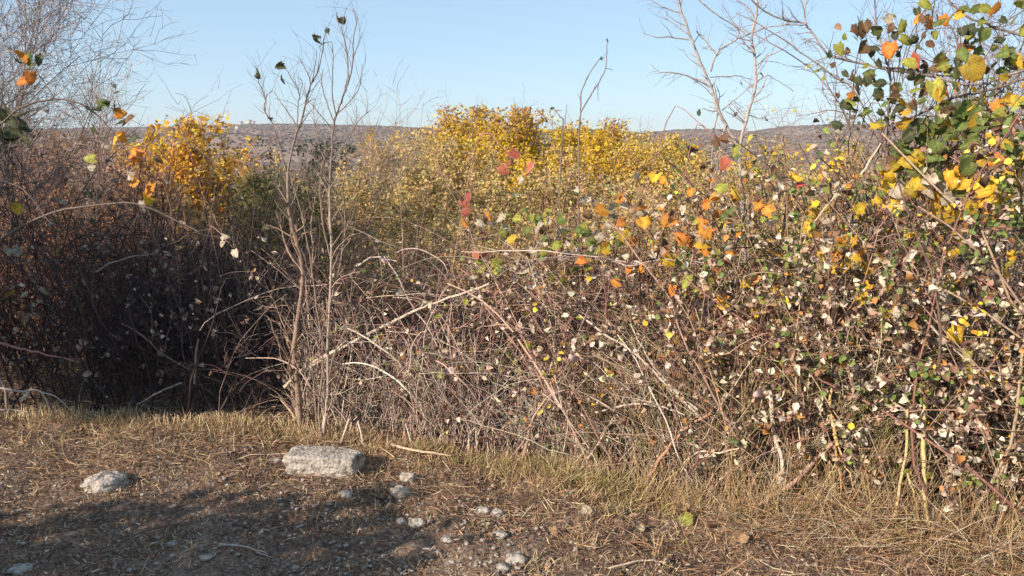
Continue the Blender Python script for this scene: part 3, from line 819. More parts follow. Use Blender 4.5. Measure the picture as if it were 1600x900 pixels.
for b_ in [b[2] for b in bushes] + [climb]: merge_extra(b_)

# ------------------------------------------------------------------ traced saplings and branches
def traced(root, lines, Y, rng, twigs=0, tl=0.12, mat=M_STEM, tpal=None, jit=0.05, sub=0, subl=0.06, tw_r=0.0008, up=0.2):
    """lines: (name, pts_px, r0_px, r1_px, colour)"""
    allP = []; allR = []
    for (name, pts, r0, r1, col) in lines:
        q = []
        off = rng.normal() * jit
        for i, (px, py) in enumerate(pts):
            q.append(PY(px, py, Y + off * (i / max(1, len(pts) - 1)) + rng.normal() * jit * 0.15))
        s = Y / F
        k_ = 0.5
        _, P, Rr = single(name, q, r0 * s * k_, r1 * s * k_, col, root, mat, 6, 4, rng, 0.0015 * Y / 4.5, 0.25)
        m = 16
        ii = np.linspace(0, len(P) - 1, m)
        a = ii.astype(int).clip(0, len(P) - 2); f = (ii - a)[:, None]
        allP.append(P[a] * (1 - f) + P[a + 1] * f); allR.append(np.interp(ii, range(len(P)), Rr))
    allP = np.array(allP); allR = np.array(allR)
    if twigs:
        s = Soup()
        T, RT, i = fork(rng, allP, allR, twigs, tl, 7, (25, 65), (0.15, 1), 0.14, -0.03, 0.5, rmin=tw_r, up=up)
        cols = np.array([lines[k][4] for k in i])
        tubes(s, T, RT, cols, 4)
        if sub:
            T2, R2, i2 = fork(rng, T, RT, sub, subl, 4, (25, 65), (0.15, 1), 0.15, 0, 0.7, rmin=tw_r * 0.8, up=up)
            fine(s, T2, R2, cols[i2])
        s.build("twig_mass", mat, root, "stuff")
    return allP, allR

rng = np.random.default_rng(41)
GB = (.22, .17, .15); LB = (.28, .205, .16); TB = (.38, .27, .20)
g0 = PY(468, 655, 4.27)
sapA = empty("bare_sapling", (g0[0], 4.27, float(gz(g0[0], 4.27))), 0, "slender bare sapling with a brown trunk and a few dark leaves at its tips", "sapling")
LA = [("trunk", [(470, 662), (468, 640), (463, 592), (459, 548), (466, 500), (473, 425), (462, 372), (452, 330), (450, 268)], 9.5, 4.5, (.27, .19, .14)),
      ("branch", [(450, 268), (460, 218), (472, 187), (478, 158), (486, 133), (498, 108), (506, 70), (508, 47)], 3.2, 1.0, GB),
      ("branch", [(486, 133), (482, 117), (474, 103), (468, 93)], 1.6, .8, GB), ("branch", [(486, 133), (492, 105), (495, 80)], 1.5, .8, GB),
      ("branch", [(466, 200), (448, 172), (437, 158), (428, 143)], 1.6, .8, GB), ("branch", [(452, 290), (438, 232), (425, 192), (413, 173), (414, 153), (405, 130), (400, 112)], 2.4, .9, GB),
      ("branch", [(414, 153), (420, 146), (426, 142)], 1.2, .7, GB), ("branch", [(464, 200), (466, 165), (467, 143), (458, 127), (447, 108)], 1.6, .8, GB),
      ("branch", [(468, 150), (472, 130), (466, 120)], 1.1, .7, GB), ("branch", [(472, 425), (450, 392), (440, 360), (430, 330)], 2.2, 1.0, TB),
      ("branch", [(466, 500), (482, 455), (489, 400), (486, 350), (492, 310)], 2.6, 1.0, TB), ("branch", [(459, 548), (440, 500), (428, 470), (420, 462)], 2.0, .9, TB),
      ("branch", [(463, 592), (450, 560), (432, 530), (420, 495)], 2.0, .9, TB)]
traced(sapA, LA, 4.27, rng, 120, 0.16, sub=150, subl=0.07, up=0.35)
for (px, py, s) in [(494, 55, 14), (497, 63, 14), (511, 50, 10), (509, 66, 14), (436, 103, 11), (440, 108, 11), (441, 125, 10), (405, 112, 12), (404, 120, 8), (421, 185, 8), (526, 30, 10), (530, 34, 10), (537, 33, 9), (512, 48, 8)]:
    place_leaf(PY(px, py, 4.27), s * 4.27 / F * 1.3, 'D', sapA, rng, sp=0.9, hang=0.7)

sapB = empty("bare_sapling", tuple(PY(505, 690, 4.3) * [1, 1, 0]), 0, "tall pale-stemmed bare sapling just right of the brown-trunked one", "sapling")
LBn = [("trunk", [(503, 690), (509, 655), (512, 600), (513, 520), (518, 410), (516, 340), (515, 293)], 5.4, 2.8, (.36, .28, .22)),
       ("branch", [(515, 293), (520, 215), (525, 180), (535, 153), (543, 130), (543, 95), (538, 60), (531, 42), (525, 28)], 3.4, .9, GB),
       ("branch", [(543, 133), (549, 112), (552, 88), (552, 60), (558, 30), (551, 13)], 2.2, .8, GB),
       ("branch", [(525, 180), (519, 145), (520, 108), (519, 66)], 2.0, .8, GB), ("branch", [(522, 190), (510, 160), (503, 130), (505, 108)], 1.6, .8, GB),
       ("branch", [(527, 178), (546, 158), (562, 135), (566, 100)], 1.6, .8, GB), ("branch", [(552, 88), (560, 70), (566, 50)], 1.2, .6, GB),
       ("branch", [(519, 250), (540, 225), (560, 190), (577, 172)], 1.8, .8, GB), ("branch", [(517, 270), (500, 232), (492, 200), (489, 160)], 1.8, .8, GB),
       ("stem", [(505, 690), (498, 640), (505, 560), (495, 480), (484, 400), (470, 330), (455, 280)], 3.0, 1.4, LB),
       ("stem", [(514, 560), (496, 510), (480, 480), (478, 430)], 2.5, 1.0, LB), ("stem", [(516, 480), (532, 410), (540, 350), (536, 290), (548, 240)], 2.6, 1.1, LB),
       ("stem", [(508, 650), (520, 560), (545, 500), (550, 430)], 2.2, 1.0, LB), ("stem", [(518, 410), (505, 350), (500, 290), (507, 240)], 2.2, 1.0, LB),
       ("stem", [(497, 690), (490, 600), (482, 540), (470, 480)], 2.4, 1.0, LB)]
traced(sapB, LBn, 4.1, rng, 160, 0.18, sub=220, subl=0.07, up=0.4)

sapC = empty("pale_bare_tree", tuple(PY(1163, 420, 4.5) * [1, 1, 0]), 0, "pale smooth-barked bare young tree rising above the hedge, right of centre", "tree")
PB = (.38, .33, .31); PG2 = (.30, .255, .245)
LCn = [("trunk", [(1172, 700), (1168, 560), (1165, 420), (1160, 320), (1156, 235), (1166, 188), (1180, 133), (1178, 85), (1175, 62), (1182, 18), (1180, -40)], 6, 2.6, PB),
       ("trunk", [(1156, 235), (1133, 192), (1122, 172), (1110, 132), (1090, 87), (1077, 50), (1065, 20), (1052, -30)], 4.6, 2.8, PB),
       ("branch", [(1105, 132), (1073, 118), (1045, 113), (1030, 112), (1017, 102)], 2.3, .8, PG2), ("branch", [(1077, 62), (1047, 58), (1025, 58), (1005, 51)], 2.2, .8, PG2),
       ("branch", [(1067, 20), (1040, 13), (1013, -2)], 2.0, .8, PG2), ("branch", [(1074, 53), (1053, 37), (1033, 26)], 1.6, .7, PG2),
       ("branch", [(1110, 112), (1120, 83), (1137, 70), (1170, 53), (1200, 43), (1235, 38)], 3.0, 1.2, PB), ("branch", [(1120, 84), (1105, 68), (1088, 48)], 2.4, 1.2, PG2),
       ("branch", [(1088, -4), (1120, 23), (1150, 42), (1173, 60)], 2.0, 1.2, PG2), ("branch", [(1110, 121), (1150, 119), (1180, 126)], 1.6, .8, PG2),
       ("branch", [(1128, 173), (1142, 160), (1153, 152), (1178, 130)], 1.8, .9, PG2), ("branch", [(1122, 172), (1113, 150), (1095, 132), (1085, 128)], 1.6, .7, PG2),
       ("branch", [(1180, 105), (1200, 88), (1222, 78), (1240, 62)], 1.8, .8, PG2), ("branch", [(1178, 75), (1196, 60), (1216, 50)], 1.6, .8, PG2),
       ("branch", [(1181, 128), (1200, 118), (1212, 124), (1240, 142)], 1.8, .7, PG2), ("branch", [(1168, 180), (1190, 185), (1200, 178)], 1.6, .7, PG2),
       ("branch", [(1122, 175), (1116, 205), (1112, 260), (1110, 340)], 2.4, 1.6, PB), ("branch", [(1135, 195), (1124, 228), (1118, 300)], 2.2, 1.5, PB),
       ("branch", [(1178, 85), (1160, 62), (1150, 40), (1130, 10)], 1.7, .9, PG2), ("branch", [(1182, 30), (1165, 8), (1150, 0)], 1.6, .8, PG2)]
traced(sapC, LCn, 4.5, rng, 190, 0.13, sub=200, subl=0.05, up=0.0)
for (px, py, s, c) in [(1158, 130, 6, 'D'), (1149, 142, 7, 'B'), (1093, 177, 9, 'D'), (1147, 180, 7, 'B'), (1195, 187, 8, 'D'), (1192, 115, 6, 'B')]:
    place_leaf(PY(px, py, 4.5), s * 4.5 / F * 1.3, c, sapC, rng, sp=0.9)

shoot = empty("thin_shoot", tuple(PY(905, 300, 6.0) * [1, 1, 0]), 0, "lone forked bare shoot standing against the sky above the yellow trees", "shoot")
traced(shoot, [("stem", [(902, 420), (904, 300), (905, 197), (907, 177), (908, 147), (920, 117), (937, 93), (944, 90)], 2.6, 1.0, GB),
               ("stem", [(907, 177), (922, 150), (936, 128), (946, 107), (948, 80), (949, 62)], 2.0, 1.0, GB), ("twig", [(936, 128), (934, 143), (935, 157)], .9, .6, GB),
               ("twig", [(946, 106), (958, 110)], 1.0, .6, GB)], 6.0, rng, 8, 0.08)
place_leaf(PY(949, 64, 6), 0.03, 'D', shoot, rng); place_leaf(PY(940, 92, 6), 0.03, 'D', shoot, rng)
sh2 = empty("thin_shoot", tuple(PY(878, 300, 6.2) * [1, 1, 0]), 0, "short hooked bare shoot left of the lone forked one, over yellow foliage", "shoot")
traced(sh2, [("stem", [(872, 400), (876, 260), (880, 195), (874, 180), (863, 168)], 2.2, .9, GB), ("stem", [(876, 240), (882, 200), (885, 162)], 1.4, .7, GB), ("stem", [(874, 250), (865, 215), (864, 180)], 1.2, .6, GB)], 6.2, rng, 10, 0.1)
place_leaf(PY(863, 168, 6.2), 0.035, 'D', sh2, rng)

# arching dark branches at the upper right
over = empty("bare_shrub", tuple(PY(1500, 500, 3.9) * [1, 1, 0]), 0, "bare shrub with long crossing grey branches over the upper right", "shrub")
DK = (.15, .115, .10)
LO = [("stem", [(1500, 860), (1490, 600), (1500, 400), (1535, 240), (1555, 150), (1600, 100), (1680, 60)], 6, 3.5, (.30, .25, .22)),
      ("branch", [(1600, 110), (1520, 132), (1450, 118), (1383, 108), (1350, 100), (1300, 88), (1287, 77), (1258, 38), (1228, 32), (1195, 18), (1175, 0)], 4.2, 2.0, PG2),
      ("branch", [(1259, 38), (1258, 14), (1264, -20)], 2.2, 1.8, PG2), ("branch", [(1500, 400), (1440, 290), (1367, 197), (1333, 140), (1300, 117), (1250, 80), (1198, 45), (1150, 20)], 3.2, 1.5, PG2),
      ("branch", [(1480, 300), (1400, 250), (1360, 230), (1333, 200), (1310, 160), (1267, 107), (1210, 70), (1160, 45)], 2.8, 1.2, PG2),
      ("branch", [(1392, 330), (1387, 200), (1392, 123), (1382, 87), (1370, 37), (1366, -20)], 3.2, 2.0, PG2),
      ("branch", [(1360, 250), (1390, 207), (1413, 190), (1460, 167), (1500, 150), (1537, 143), (1610, 120)], 4.0, 3.4, DK), ("branch", [(1380, 105), (1430, 110), (1460, 116), (1500, 123), (1520, 143)], 3.0, 2.0, DK),
      ("branch", [(1470, -20), (1487, 7), (1513, 27), (1543, 37), (1556, 44), (1610, 60)], 3.4, 3.0, DK), ("branch", [(1508, 150), (1504, 100), (1493, 57), (1485, 40)], 3.2, 2.0, DK),
      ("branch", [(1610, 35), (1567, 57), (1547, 77), (1530, 110)], 3.2, 2.0, PB), ("branch", [(1600, 15), (1560, 40), (1520, 45), (1480, 44), (1440, 46)], 1.8, 1.0, DK),
      ("branch", [(1365, 290), (1320, 180), (1292, 130), (1285, 90), (1262, 60)], 2.0, 1.0, PG2), ("branch", [(1330, 180), (1300, 172), (1270, 178), (1244, 181)], 2.0, .9, PG2),
      ("branch", [(1310, 80), (1290, 108), (1285, 140), (1300, 168)], 1.8, .8, PG2), ("branch", [(1425, 90), (1440, 60), (1455, 30), (1460, 0)], 2.0, 1.2, DK),
      ("branch", [(1410, 130), (1414, 80), (1430, 40), (1452, 10), (1480, -10)], 1.8, 1.2, DK), ("branch", [(1600, 60), (1590, 90), (1575, 120), (1560, 160)], 2.2, 1.2, DK),
      ("branch", [(1535, 240), (1500, 200), (1470, 185), (1440, 180)], 2.4, 1.2, DK), ("branch", [(1355, 65), (1345, 40), (1340, 25)], 1.2, .8, DK), ("branch", [(1370, 100), (1350, 75), (1342, 40)], 1.4, .8, DK)]
traced(over, LO, 3.75, rng, 300, 0.12, sub=500, subl=0.06, jit=0.14, up=0.1)

# arching bramble canes on the left, in the shade of the tree
archc = empty("bramble_bush", tuple(PY(-40, 560, 3.9) * [1, 1, 0]), 0, "dark arching bramble cane with orange leaves against the sky at left", "bramble")
traced(archc, [("cane", [(-60, 640), (-80, 420), (-40, 240), (5, 190), (40, 165), (85, 155), (120, 160), (150, 178), (172, 202)], 3.2, 2.0, DK),
               ("cane", [(85, 155), (72, 133), (60, 115), (52, 102)], 1.6, 1.0, DK), ("cane", [(120, 160), (145, 168), (168, 158)], 1.3, .8, DK),
               ("cane", [(172, 202), (192, 225), (200, 255), (196, 300)], 1.8, 1.0, DK), ("cane", [(172, 202), (160, 235), (155, 275), (150, 310)], 1.6, .9, DK),
               ("cane", [(196, 240), (230, 250), (255, 256)], 1.2, .8, DK), ("cane", [(0, 155), (15, 172), (30, 190)], 1.6, 1.2, DK), ("cane", [(188, 170), (182, 148), (180, 132)], 1.0, .7, GB),
               ("cane", [(-40, 400), (60, 340), (140, 322), (210, 318), (270, 342), (310, 362)], 3.2, 2.2, DK), ("cane", [(0, 280), (40, 300), (80, 350)], 1.8, 1.2, DK)], 3.9, rng, 40, 0.08, sub=40, up=0)
for (px, py, s, c) in [(35, 87, 16, 'O'), (52, 98, 20, 'G'), (62, 95, 14, 'D'), (27, 97, 14, 'D'), (37, 127, 20, 'O'), (48, 124, 18, 'O'), (162, 157, 18, 'G'), (173, 160, 16, 'D'), (188, 177, 18, 'O'),
                       (195, 182, 16, 'B'), (187, 188, 14, 'D'), (180, 170, 10, 'D'), (143, 171, 11, 'D'), (150, 170, 11, 'D'), (180, 135, 7, 'D'), (181, 143, 7, 'D'), (205, 218, 16, 'D'), (147, 203, 12, 'D'), (248, 250, 14, 'B')]:
    place_leaf(PY(px, py, 3.88), s * 3.9 / F * 1.25, c, archc, rng, sp=0.7)

def broom(px, py, Y, wd, H, label, seed):
    rng = np.random.default_rng(seed)
    b = PY(px, py, Y); z0 = float(gz(b[0], Y))
    e = empty("broom_bush", (b[0], Y, z0), 0, label, "bush", "olive brooms growing inside the hedge")
    n = 42
    D = np.stack([rng.normal(size=n) * wd / H * .5, rng.normal(size=n) * .18 - .05, np.ones(n)], 1)
    P = grow(rng, np.array([b[0], Y, z0]) + rng.normal(size=(n, 3)) * [wd * .18, .05, 0], D, H * (.5 + .6 * rng.random(n)), 10, .09, .04)
    P[..., 1] = np.maximum(P[..., 1], yf(P[..., 0]) + .03)
    Rr = (.0016 + .0012 * rng.random(n))[:, None] * np.linspace(1, .5, 10)[None]
    pal = [(3, .26, .20, .11), (3, .32, .23, .14), (2, .20, .17, .07), (1, .38, .28, .16)]
    C = pick(rng, pal, n); s = Soup(); tubes(s, P, Rr, C, 3); s.build("stem_mass", M_STEM, e, "stuff"); s = Soup()
    P2, R2, i = fork(rng, P, Rr, 600, .11, 5, (12, 40), (.15, 1), .1, 0, .7, rmin=.0009, up=.2); P2[..., 1] = np.maximum(P2[..., 1], yf(P2[..., 0]) + .02); fine(s, P2, R2, C[i])
    P3, R3, j = fork(rng, P2, R2, 1300, .045, 3, (12, 45), (.1, 1), .12, 0, .8, rmin=.0008, up=.1); fine(s, P3, R3, C[i][j])
    s.build("twig_mass", M_STEM, e, "stuff")
broom(1150, 600, 3.42, .30, .98, "olive brown broom with fine upright twigs right of the bent reddish cane", 61)
broom(1035, 600, 3.62, .24, .85, "greenish broom tuft behind the long diagonal pale cane", 62)
broom(1270, 640, 3.34, .28, .85, "dull olive broom between the peeled stem and the snapped cane", 63)
broom(930, 640, 3.78, .20, .6, "small olive broom low beside the green grass", 64)
broom(1370, 680, 3.18, .24, .7, "dark olive broom behind the straw-yellow stalks", 65)

# distinctive single sticks in the hedge: (bush index, points px, dy, r0, r1, colour, label)
STK = [(2, [(445, 605), (480, 572), (530, 545), (585, 517), (640, 490), (700, 466), (765, 444)], -0.02, 4.0, 2.0, (.52, .43, .35), "long pale cane leaning across the tangle"),
       (2, [(460, 590), (500, 565), (545, 530)], -0.03, 2.6, 1.6, (.5, .42, .34), None),
       (4, [(1011, 752), (1035, 712), (1062, 680), (1082, 662), (1112, 645)], -0.05, 3.6, 3.0, (.42, .24, .15), "reddish broken cane"),
       (4, [(930, 645), (965, 636), (1003, 631), (1040, 637), (1070, 648)], -0.05, 2.2, 1.6, (.5, .42, .34), None),
       (4, [(905, 492), (945, 522), (985, 546), (1030, 590), (1062, 622), (1095, 652)], -0.04, 2.0, 3.0, (.52, .45, .37), "long pale cane falling diagonally to the right"),
       (4, [(985, 505), (1010, 555), (1040, 595), (1090, 640)], -0.05, 1.8, 2.6, (.52, .45, .37), None),
       (5, [(1180, 792), (1215, 770), (1250, 745), (1280, 712), (1302, 692)], -0.06, 5.5, 4.5, (.36, .23, .17), "thick bent cane snapped at its top"),
       (5, [(1308, 696), (1302, 665), (1296, 640), (1300, 600)], -0.05, 4.2, 2.6, (.62, .42, .18), "splintered orange upright end of the snapped cane"),
       (5, [(1304, 696), (1312, 740), (1316, 785)], -0.07, 2.4, 1.4, (.55, .3, .14), None), (5, [(1310, 698), (1326, 740), (1343, 785)], -0.08, 1.8, 1.2, (.6, .42, .2), None),
       (5, [(1205, 610), (1207, 650), (1213, 690), (1222, 720), (1222, 782)], -0.02, 5.0, 4.2, (.58, .5, .42), "pale peeled upright stem"),
       (6, [(1448, 600), (1443, 680), (1444, 740), (1445, 780), (1452, 822)], -0.08, 4.2, 3.6, (.55, .43, .2), "thick straw-yellow dry stalk"),
       (6, [(1418, 640), (1417, 690), (1410, 740), (1396, 815)], -0.07, 3.0, 2.4, (.55, .42, .22), None), (6, [(1418, 740), (1428, 775), (1436, 812)], -0.07, 1.8, 1.4, (.55, .42, .22), None),
       (0, [(-30, 530), (20, 541), (60, 551), (125, 566)], -0.06, 2.6, 1.6, (.36, .17, .15), "reddish thorny cane"), (0, [(-30, 604), (30, 611), (62, 611), (80, 640), (92, 655)], -0.05, 2.2, 1.2, (.4, .34, .3), None),
       (0, [(62, 611), (90, 622), (120, 650)], -0.05, 1.8, 1.2, (.4, .34, .3), None), (0, [(-20, 640), (30, 642), (70, 662)], -0.06, 1.6, 1.2, (.36, .3, .27), None), (0, [(-30, 560), (5, 600), (12, 650), (16, 670)], -0.05, 2.6, 1.8, (.33, .25, .2), None),
       (1, [(285, 598), (250, 612), (215, 632)], -0.02, 2.2, 1.4, (.3, .25, .24), None), (1, [(310, 530), (306, 555), (304, 600)], 0, 2.2, 2.0, (.33, .25, .2), None), (0, [(150, 425), (175, 410), (215, 400), (248, 395)], 0, 1.8, 1.2, (.32, .26, .24), None),
       (2, [(600, 400), (620, 430), (645, 480), (672, 515), (690, 560)], -0.01, 1.8, 1.6, (.42, .33, .3), None), (2, [(560, 415), (585, 402), (620, 408)], 0, 1.8, 1.2, (.5, .4, .34), None), (3, [(620, 395), (650, 388), (690, 408), (700, 430)], 0, 1.8, 1.2, (.42, .3, .27), None),
       (3, [(745, 445), (760, 480), (790, 520), (820, 560), (850, 620)], -0.02, 2.2, 2.6, (.3, .18, .15), None), (3, [(800, 410), (860, 402), (920, 400), (960, 406)], -0.02, 2.0, 1.4, (.18, .13, .12), "dark horizontal branch under the green leaves"),
       (4, [(955, 407), (985, 415), (1040, 405), (1100, 410)], -0.01, 2.0, 1.4, (.36, .28, .25), None), (5, [(1200, 460), (1240, 500), (1290, 520), (1350, 505)], -0.01, 2.0, 1.4, (.33, .24, .2), None),
       (5, [(1328, 590), (1360, 570), (1410, 545)], -0.04, 2.4, 1.4, (.38, .3, .26), None), (6, [(1360, 600), (1400, 630), (1440, 665), (1500, 735)], -0.05, 2.2, 1.8, (.4, .33, .28), None), (5, [(1365, 633), (1400, 612), (1430, 600)], -0.05, 1.6, 1.1, (.5, .43, .36), None),
       (6, [(1320, 690), (1365, 655), (1405, 640), (1440, 660)], -0.05, 1.8, 1.2, (.4, .33, .28), None), (6, [(1445, 500), (1490, 545), (1530, 575), (1600, 590)], -0.03, 2.2, 1.6, (.42, .34, .28), None),
       (5, [(1340, 275), (1310, 300), (1270, 350), (1255, 380)], 0.0, 1.8, 1.2, (.55, .46, .36), None), (6, [(1345, 272), (1352, 262), (1375, 225)], 0, 2.4, 1.6, (.6, .5, .36), None)]
for (bi, pts, dy, r0, r1, col, lab) in STK:
    q = [PH(px, py, dy) for px, py in pts]
    s = np.linalg.norm(q[0] - CAM) / F
    o, _, _ = single("cane", q, r0 * s * .62, r1 * s * .62, col, bushes[bi][2], M_STEM, 7, 4, rng, 0.002, 0.3)
    if lab: o['label'] = lab

# ------------------------------------------------------------------ bare bush at the upper left
def bare_bush(name, px, basey, Y, htop_py, width, label, pal, n1, n2, n3, n4, cat, seed, group=None, mat=M_STEM, rbase=0.012, r4=0.0008):
    rng = np.random.default_rng(seed)
    b = PY(px, 400, Y); x = b[0]
    z0 = float(gz(x, Y)); top = PY(px, htop_py, Y)[2]; H = top - z0
    e = empty(name, (x, Y, z0), 0, label, cat, group)
    a = rng.normal(size=(n1, 3)); D = np.stack([a[:, 0] * width / H * 0.5, a[:, 1] * width / H * 0.4, np.ones(n1)], 1)
    S0 = np.array([x, Y, z0]) + np.stack([rng.normal(size=n1) * width * .12, rng.normal(size=n1) * width * .1, np.zeros(n1)], 1)
    P = grow(rng, S0, D, H * (0.75 + 0.35 * rng.random(n1)), 14, 0.09, -0.02)
    Rr = (rbase * (0.6 + 0.5 * rng.random(n1)))[:, None] * np.linspace(1, .22, 14)[None]
    C = pick(rng, pal, n1)
    for q in range(n1):
        s = Soup(); tubes(s, P[q:q + 1], Rr[q:q + 1], C[q:q + 1], 6); s.build("stem", mat, e)
    s = Soup()
    P2, R2, i = fork(rng, P, Rr, n2, H * 0.3, 9, (20, 50), (0.38, .97), 0.1, -0.03, 0.55, rmin=0.0021, up=.1); C2 = C[i]; tubes(s, P2, R2, C2, 4)
    P3, R3, i = fork(rng, P2, R2, n3, H * 0.14, 6, (25, 60), (0.15, 1), 0.2, -0.0, 0.6, rmin=0.0015, up=.05); C3 = C2[i]; tubes(s, P3, R3, C3, 3) if Y < 5 else fine(s, P3, R3, C3)
    P4, R4, i = fork(rng, P3, R3, n4, H * 0.055, 4, (25, 70), (0.1, 1), 0.15, 0, 0.7, rmin=r4, up=.05); fine(s, P4, R4, C3[i])
    s.build("twig_mass", mat, e, "stuff")
    return e, P, P2, P3
LIL = [(4, .30, .225, .195), (3, .22, .155, .135), (2, .38, .30, .265)]
e0, _, p2, p3 = bare_bush("bare_bush", -85, 0, 5.2, -40, .75, "dense grey twiggy bare bush against the sky at the upper left", LIL, 12, 340, 3000, 7000, "bush", 3, r4=.0010)
bare_bush("bare_bush", 85, 0, 7.0, 130, 0.8, "lower bare bush with fine twigs right of the tall grey one", LIL, 7, 150, 900, 1500, "bush", 4, r4=.0015)
bare_bush("bare_bush", 1560, 0, 5.4, 30, 0.9, "fine-twigged bare bush behind the green bramble at right", LIL, 9, 240, 1700, 2800, "bush", 6)
for k, (px, top, Y, wd, lab) in enumerate([(602, 130, 9.5, .9, "bare whippy sapling clump right of the two front saplings"), (628, 168, 10.5, .7, "lower bare clump merging into the tan scrub left of the yellow trees"), (575, 175, 8.2, .5, "thin bare clump close behind the pale sapling"),
                                           (430, 200, 7.5, .8, "grey bare clump behind the brown-trunked sapling, left side"), (490, 215, 7.2, .7, "grey bare clump between the two front saplings and the evergreen")]):
    bare_bush("bare_clump", px, 0, Y, top, wd, lab, LIL, 5, 40, 120, 120, "bush", 20 + k, "bare clumps behind the saplings", rbase=.009, r4=.0016)

# ------------------------------------------------------------------ trees and scrub behind
def crown_tree(name, px, topy, Y, wpx, label, cat, pal, seed, nleaf=9000, lsize=0.05, group=None, trunkcol=(.22, .17, .13), sparse=0.0, lowpy=330, bare=60, tips=None):
    rng = np.random.default_rng(seed)
    top = PY(px, topy, Y); x = top[0]; z0 = float(gz(x, Y)); H = top[2] - z0; W = wpx * Y / F * (1.38 if name == 'yellow_tree' else 1.15)
    e = empty(name, (x, Y, z0), 0, label, cat, group)
    n1 = 15
    D = np.stack([rng.normal(size=n1) * W / H * .42, rng.normal(size=n1) * W / H * .4, np.ones(n1)], 1)
    S0 = np.array([x, Y, z0]) + np.stack([rng.normal(size=n1) * W * .08, rng.normal(size=n1) * W * .08, np.zeros(n1)], 1)
    P = grow(rng, S0, D, H * (0.6 + .42 * rng.random(n1)), 12, 0.08, -.04)
    P[0, :, :] = np.linspace(0, 1, 12)[:, None] * np.array([0, 0, H * .96]) + np.array([x, Y, z0]) + rng.normal(size=(12, 3)) * .02 * H * np.linspace(0, 1, 12)[:, None]
    Rr = (0.008 * H * (0.5 + .5 * rng.random(n1)))[:, None] * np.linspace(1, .2, 12)[None]
    C = np.tile(np.array([trunkcol]), (n1, 1)) * (0.8 + .4 * rng.random((n1, 1)))
    for q in range(n1):
        s = Soup(); tubes(s, P[q:q + 1], Rr[q:q + 1], C[q:q + 1], 5); s.build("trunk" if q == 0 else "limb", M_FARSTEM, e)
    s = Soup()
    P2, R2, i = fork(rng, P, Rr, 150, H * .17, 5, (15, 45), (.12, 1), .12, -.05, .55, rmin=.003, up=.35); tubes(s, P2, R2, C[i], 3)
    P3, R3, j = fork(rng, P2, R2, 620, H * .07, 4, (20, 60), (.2, 1), .14, -.02, .6, rmin=.002, up=.15); fine(s, P3, R3, C[i][j])
    s.build("twig_mass", M_FARSTEM, e, "stuff")
    nleaf = int(nleaf * 1.4)
    nc = 90
    hc = .16 + .78 * rng.random(nc) ** .85                       # heights of the leaf clumps
    prof = np.interp(hc, [0, .25, .6, .85, 1], [.75, 1, .95, .62, .12])
    th = rng.random(nc) * 6.283; rr = np.sqrt(rng.random(nc)) * prof * W * .46
    cc0 = np.stack([x + np.cos(th) * rr, Y + np.sin(th) * rr, z0 + hc * H], 1)
    q = rng.integers(nc, size=nleaf)
    rad = W * (.08 + .13 * rng.random(nc))
    p = cc0[q] + rng.normal(size=(nleaf, 3)) * (rad[q][:, None] * .62) * np.array([1, 1, 1.5])
    m = int(nleaf * .66)
    q2 = rng.integers(len(P3), size=m)
    p[:m] = P3[q2, rng.integers(0, 4, size=m)] + rng.normal(size=(m, 3)) * .013 * H
    out = (p[:, 2] > z0 + H * 1.01) | (p[:, 2] < z0 + .05)
    p = p[~out]
    if sparse:
        keep = np.array([mnoise.noise(Vector(v * 2.2 / max(W, .5))) for v in p]) > sparse - 0.35
        p = p[keep]
    hz = (p[:, 2] - z0) / H
    s = Soup(); cc = pick(rng, pal, len(p), .16)
    if tips is not None:
        mk = rng.random(len(p)) < np.clip((hz - .8) * 3, 0, .7)
        cc[mk] = pick(rng, tips, int(mk.sum()))
    far_leaves(s, p, 1.0 * lsize * (.6 + .8 * rng.random(len(p))), cc, rng)
    s.build("crown", M_FARLEAF, e)
    return e
YEL = [(5, .72, .47, .035), (3, .60, .38, .04), (3, .80, .57, .06), (1, .48, .37, .10), (1.5, .42, .26, .11)]
YOL = [(4, .66, .46, .12), (3, .56, .42, .14), (2, .72, .50, .12), (2, .44, .32, .18)]
TAN = [(4, .58, .43, .19), (3, .46, .37, .17), (2, .66, .47, .17), (1, .38, .26, .16)]
ORG = [(4, .86, .50, .06), (3, .74, .36, .05), (2, .85, .62, .10), (2, .45, .26, .12)]
EVG = [(4, .035, .055, .025), (3, .05, .07, .03), (1, .08, .09, .04)]
OLV = [(4, .16, .16, .05), (3, .21, .18, .07), (2, .11, .11, .045), (1, .30, .22, .09)]
RSS = [(4, .50, .29, .17), (3, .42, .22, .13), (2, .52, .36, .20), (1, .3, .17, .12)]
TIP = [(3, .45, .24, .12), (2, .40, .28, .2)]
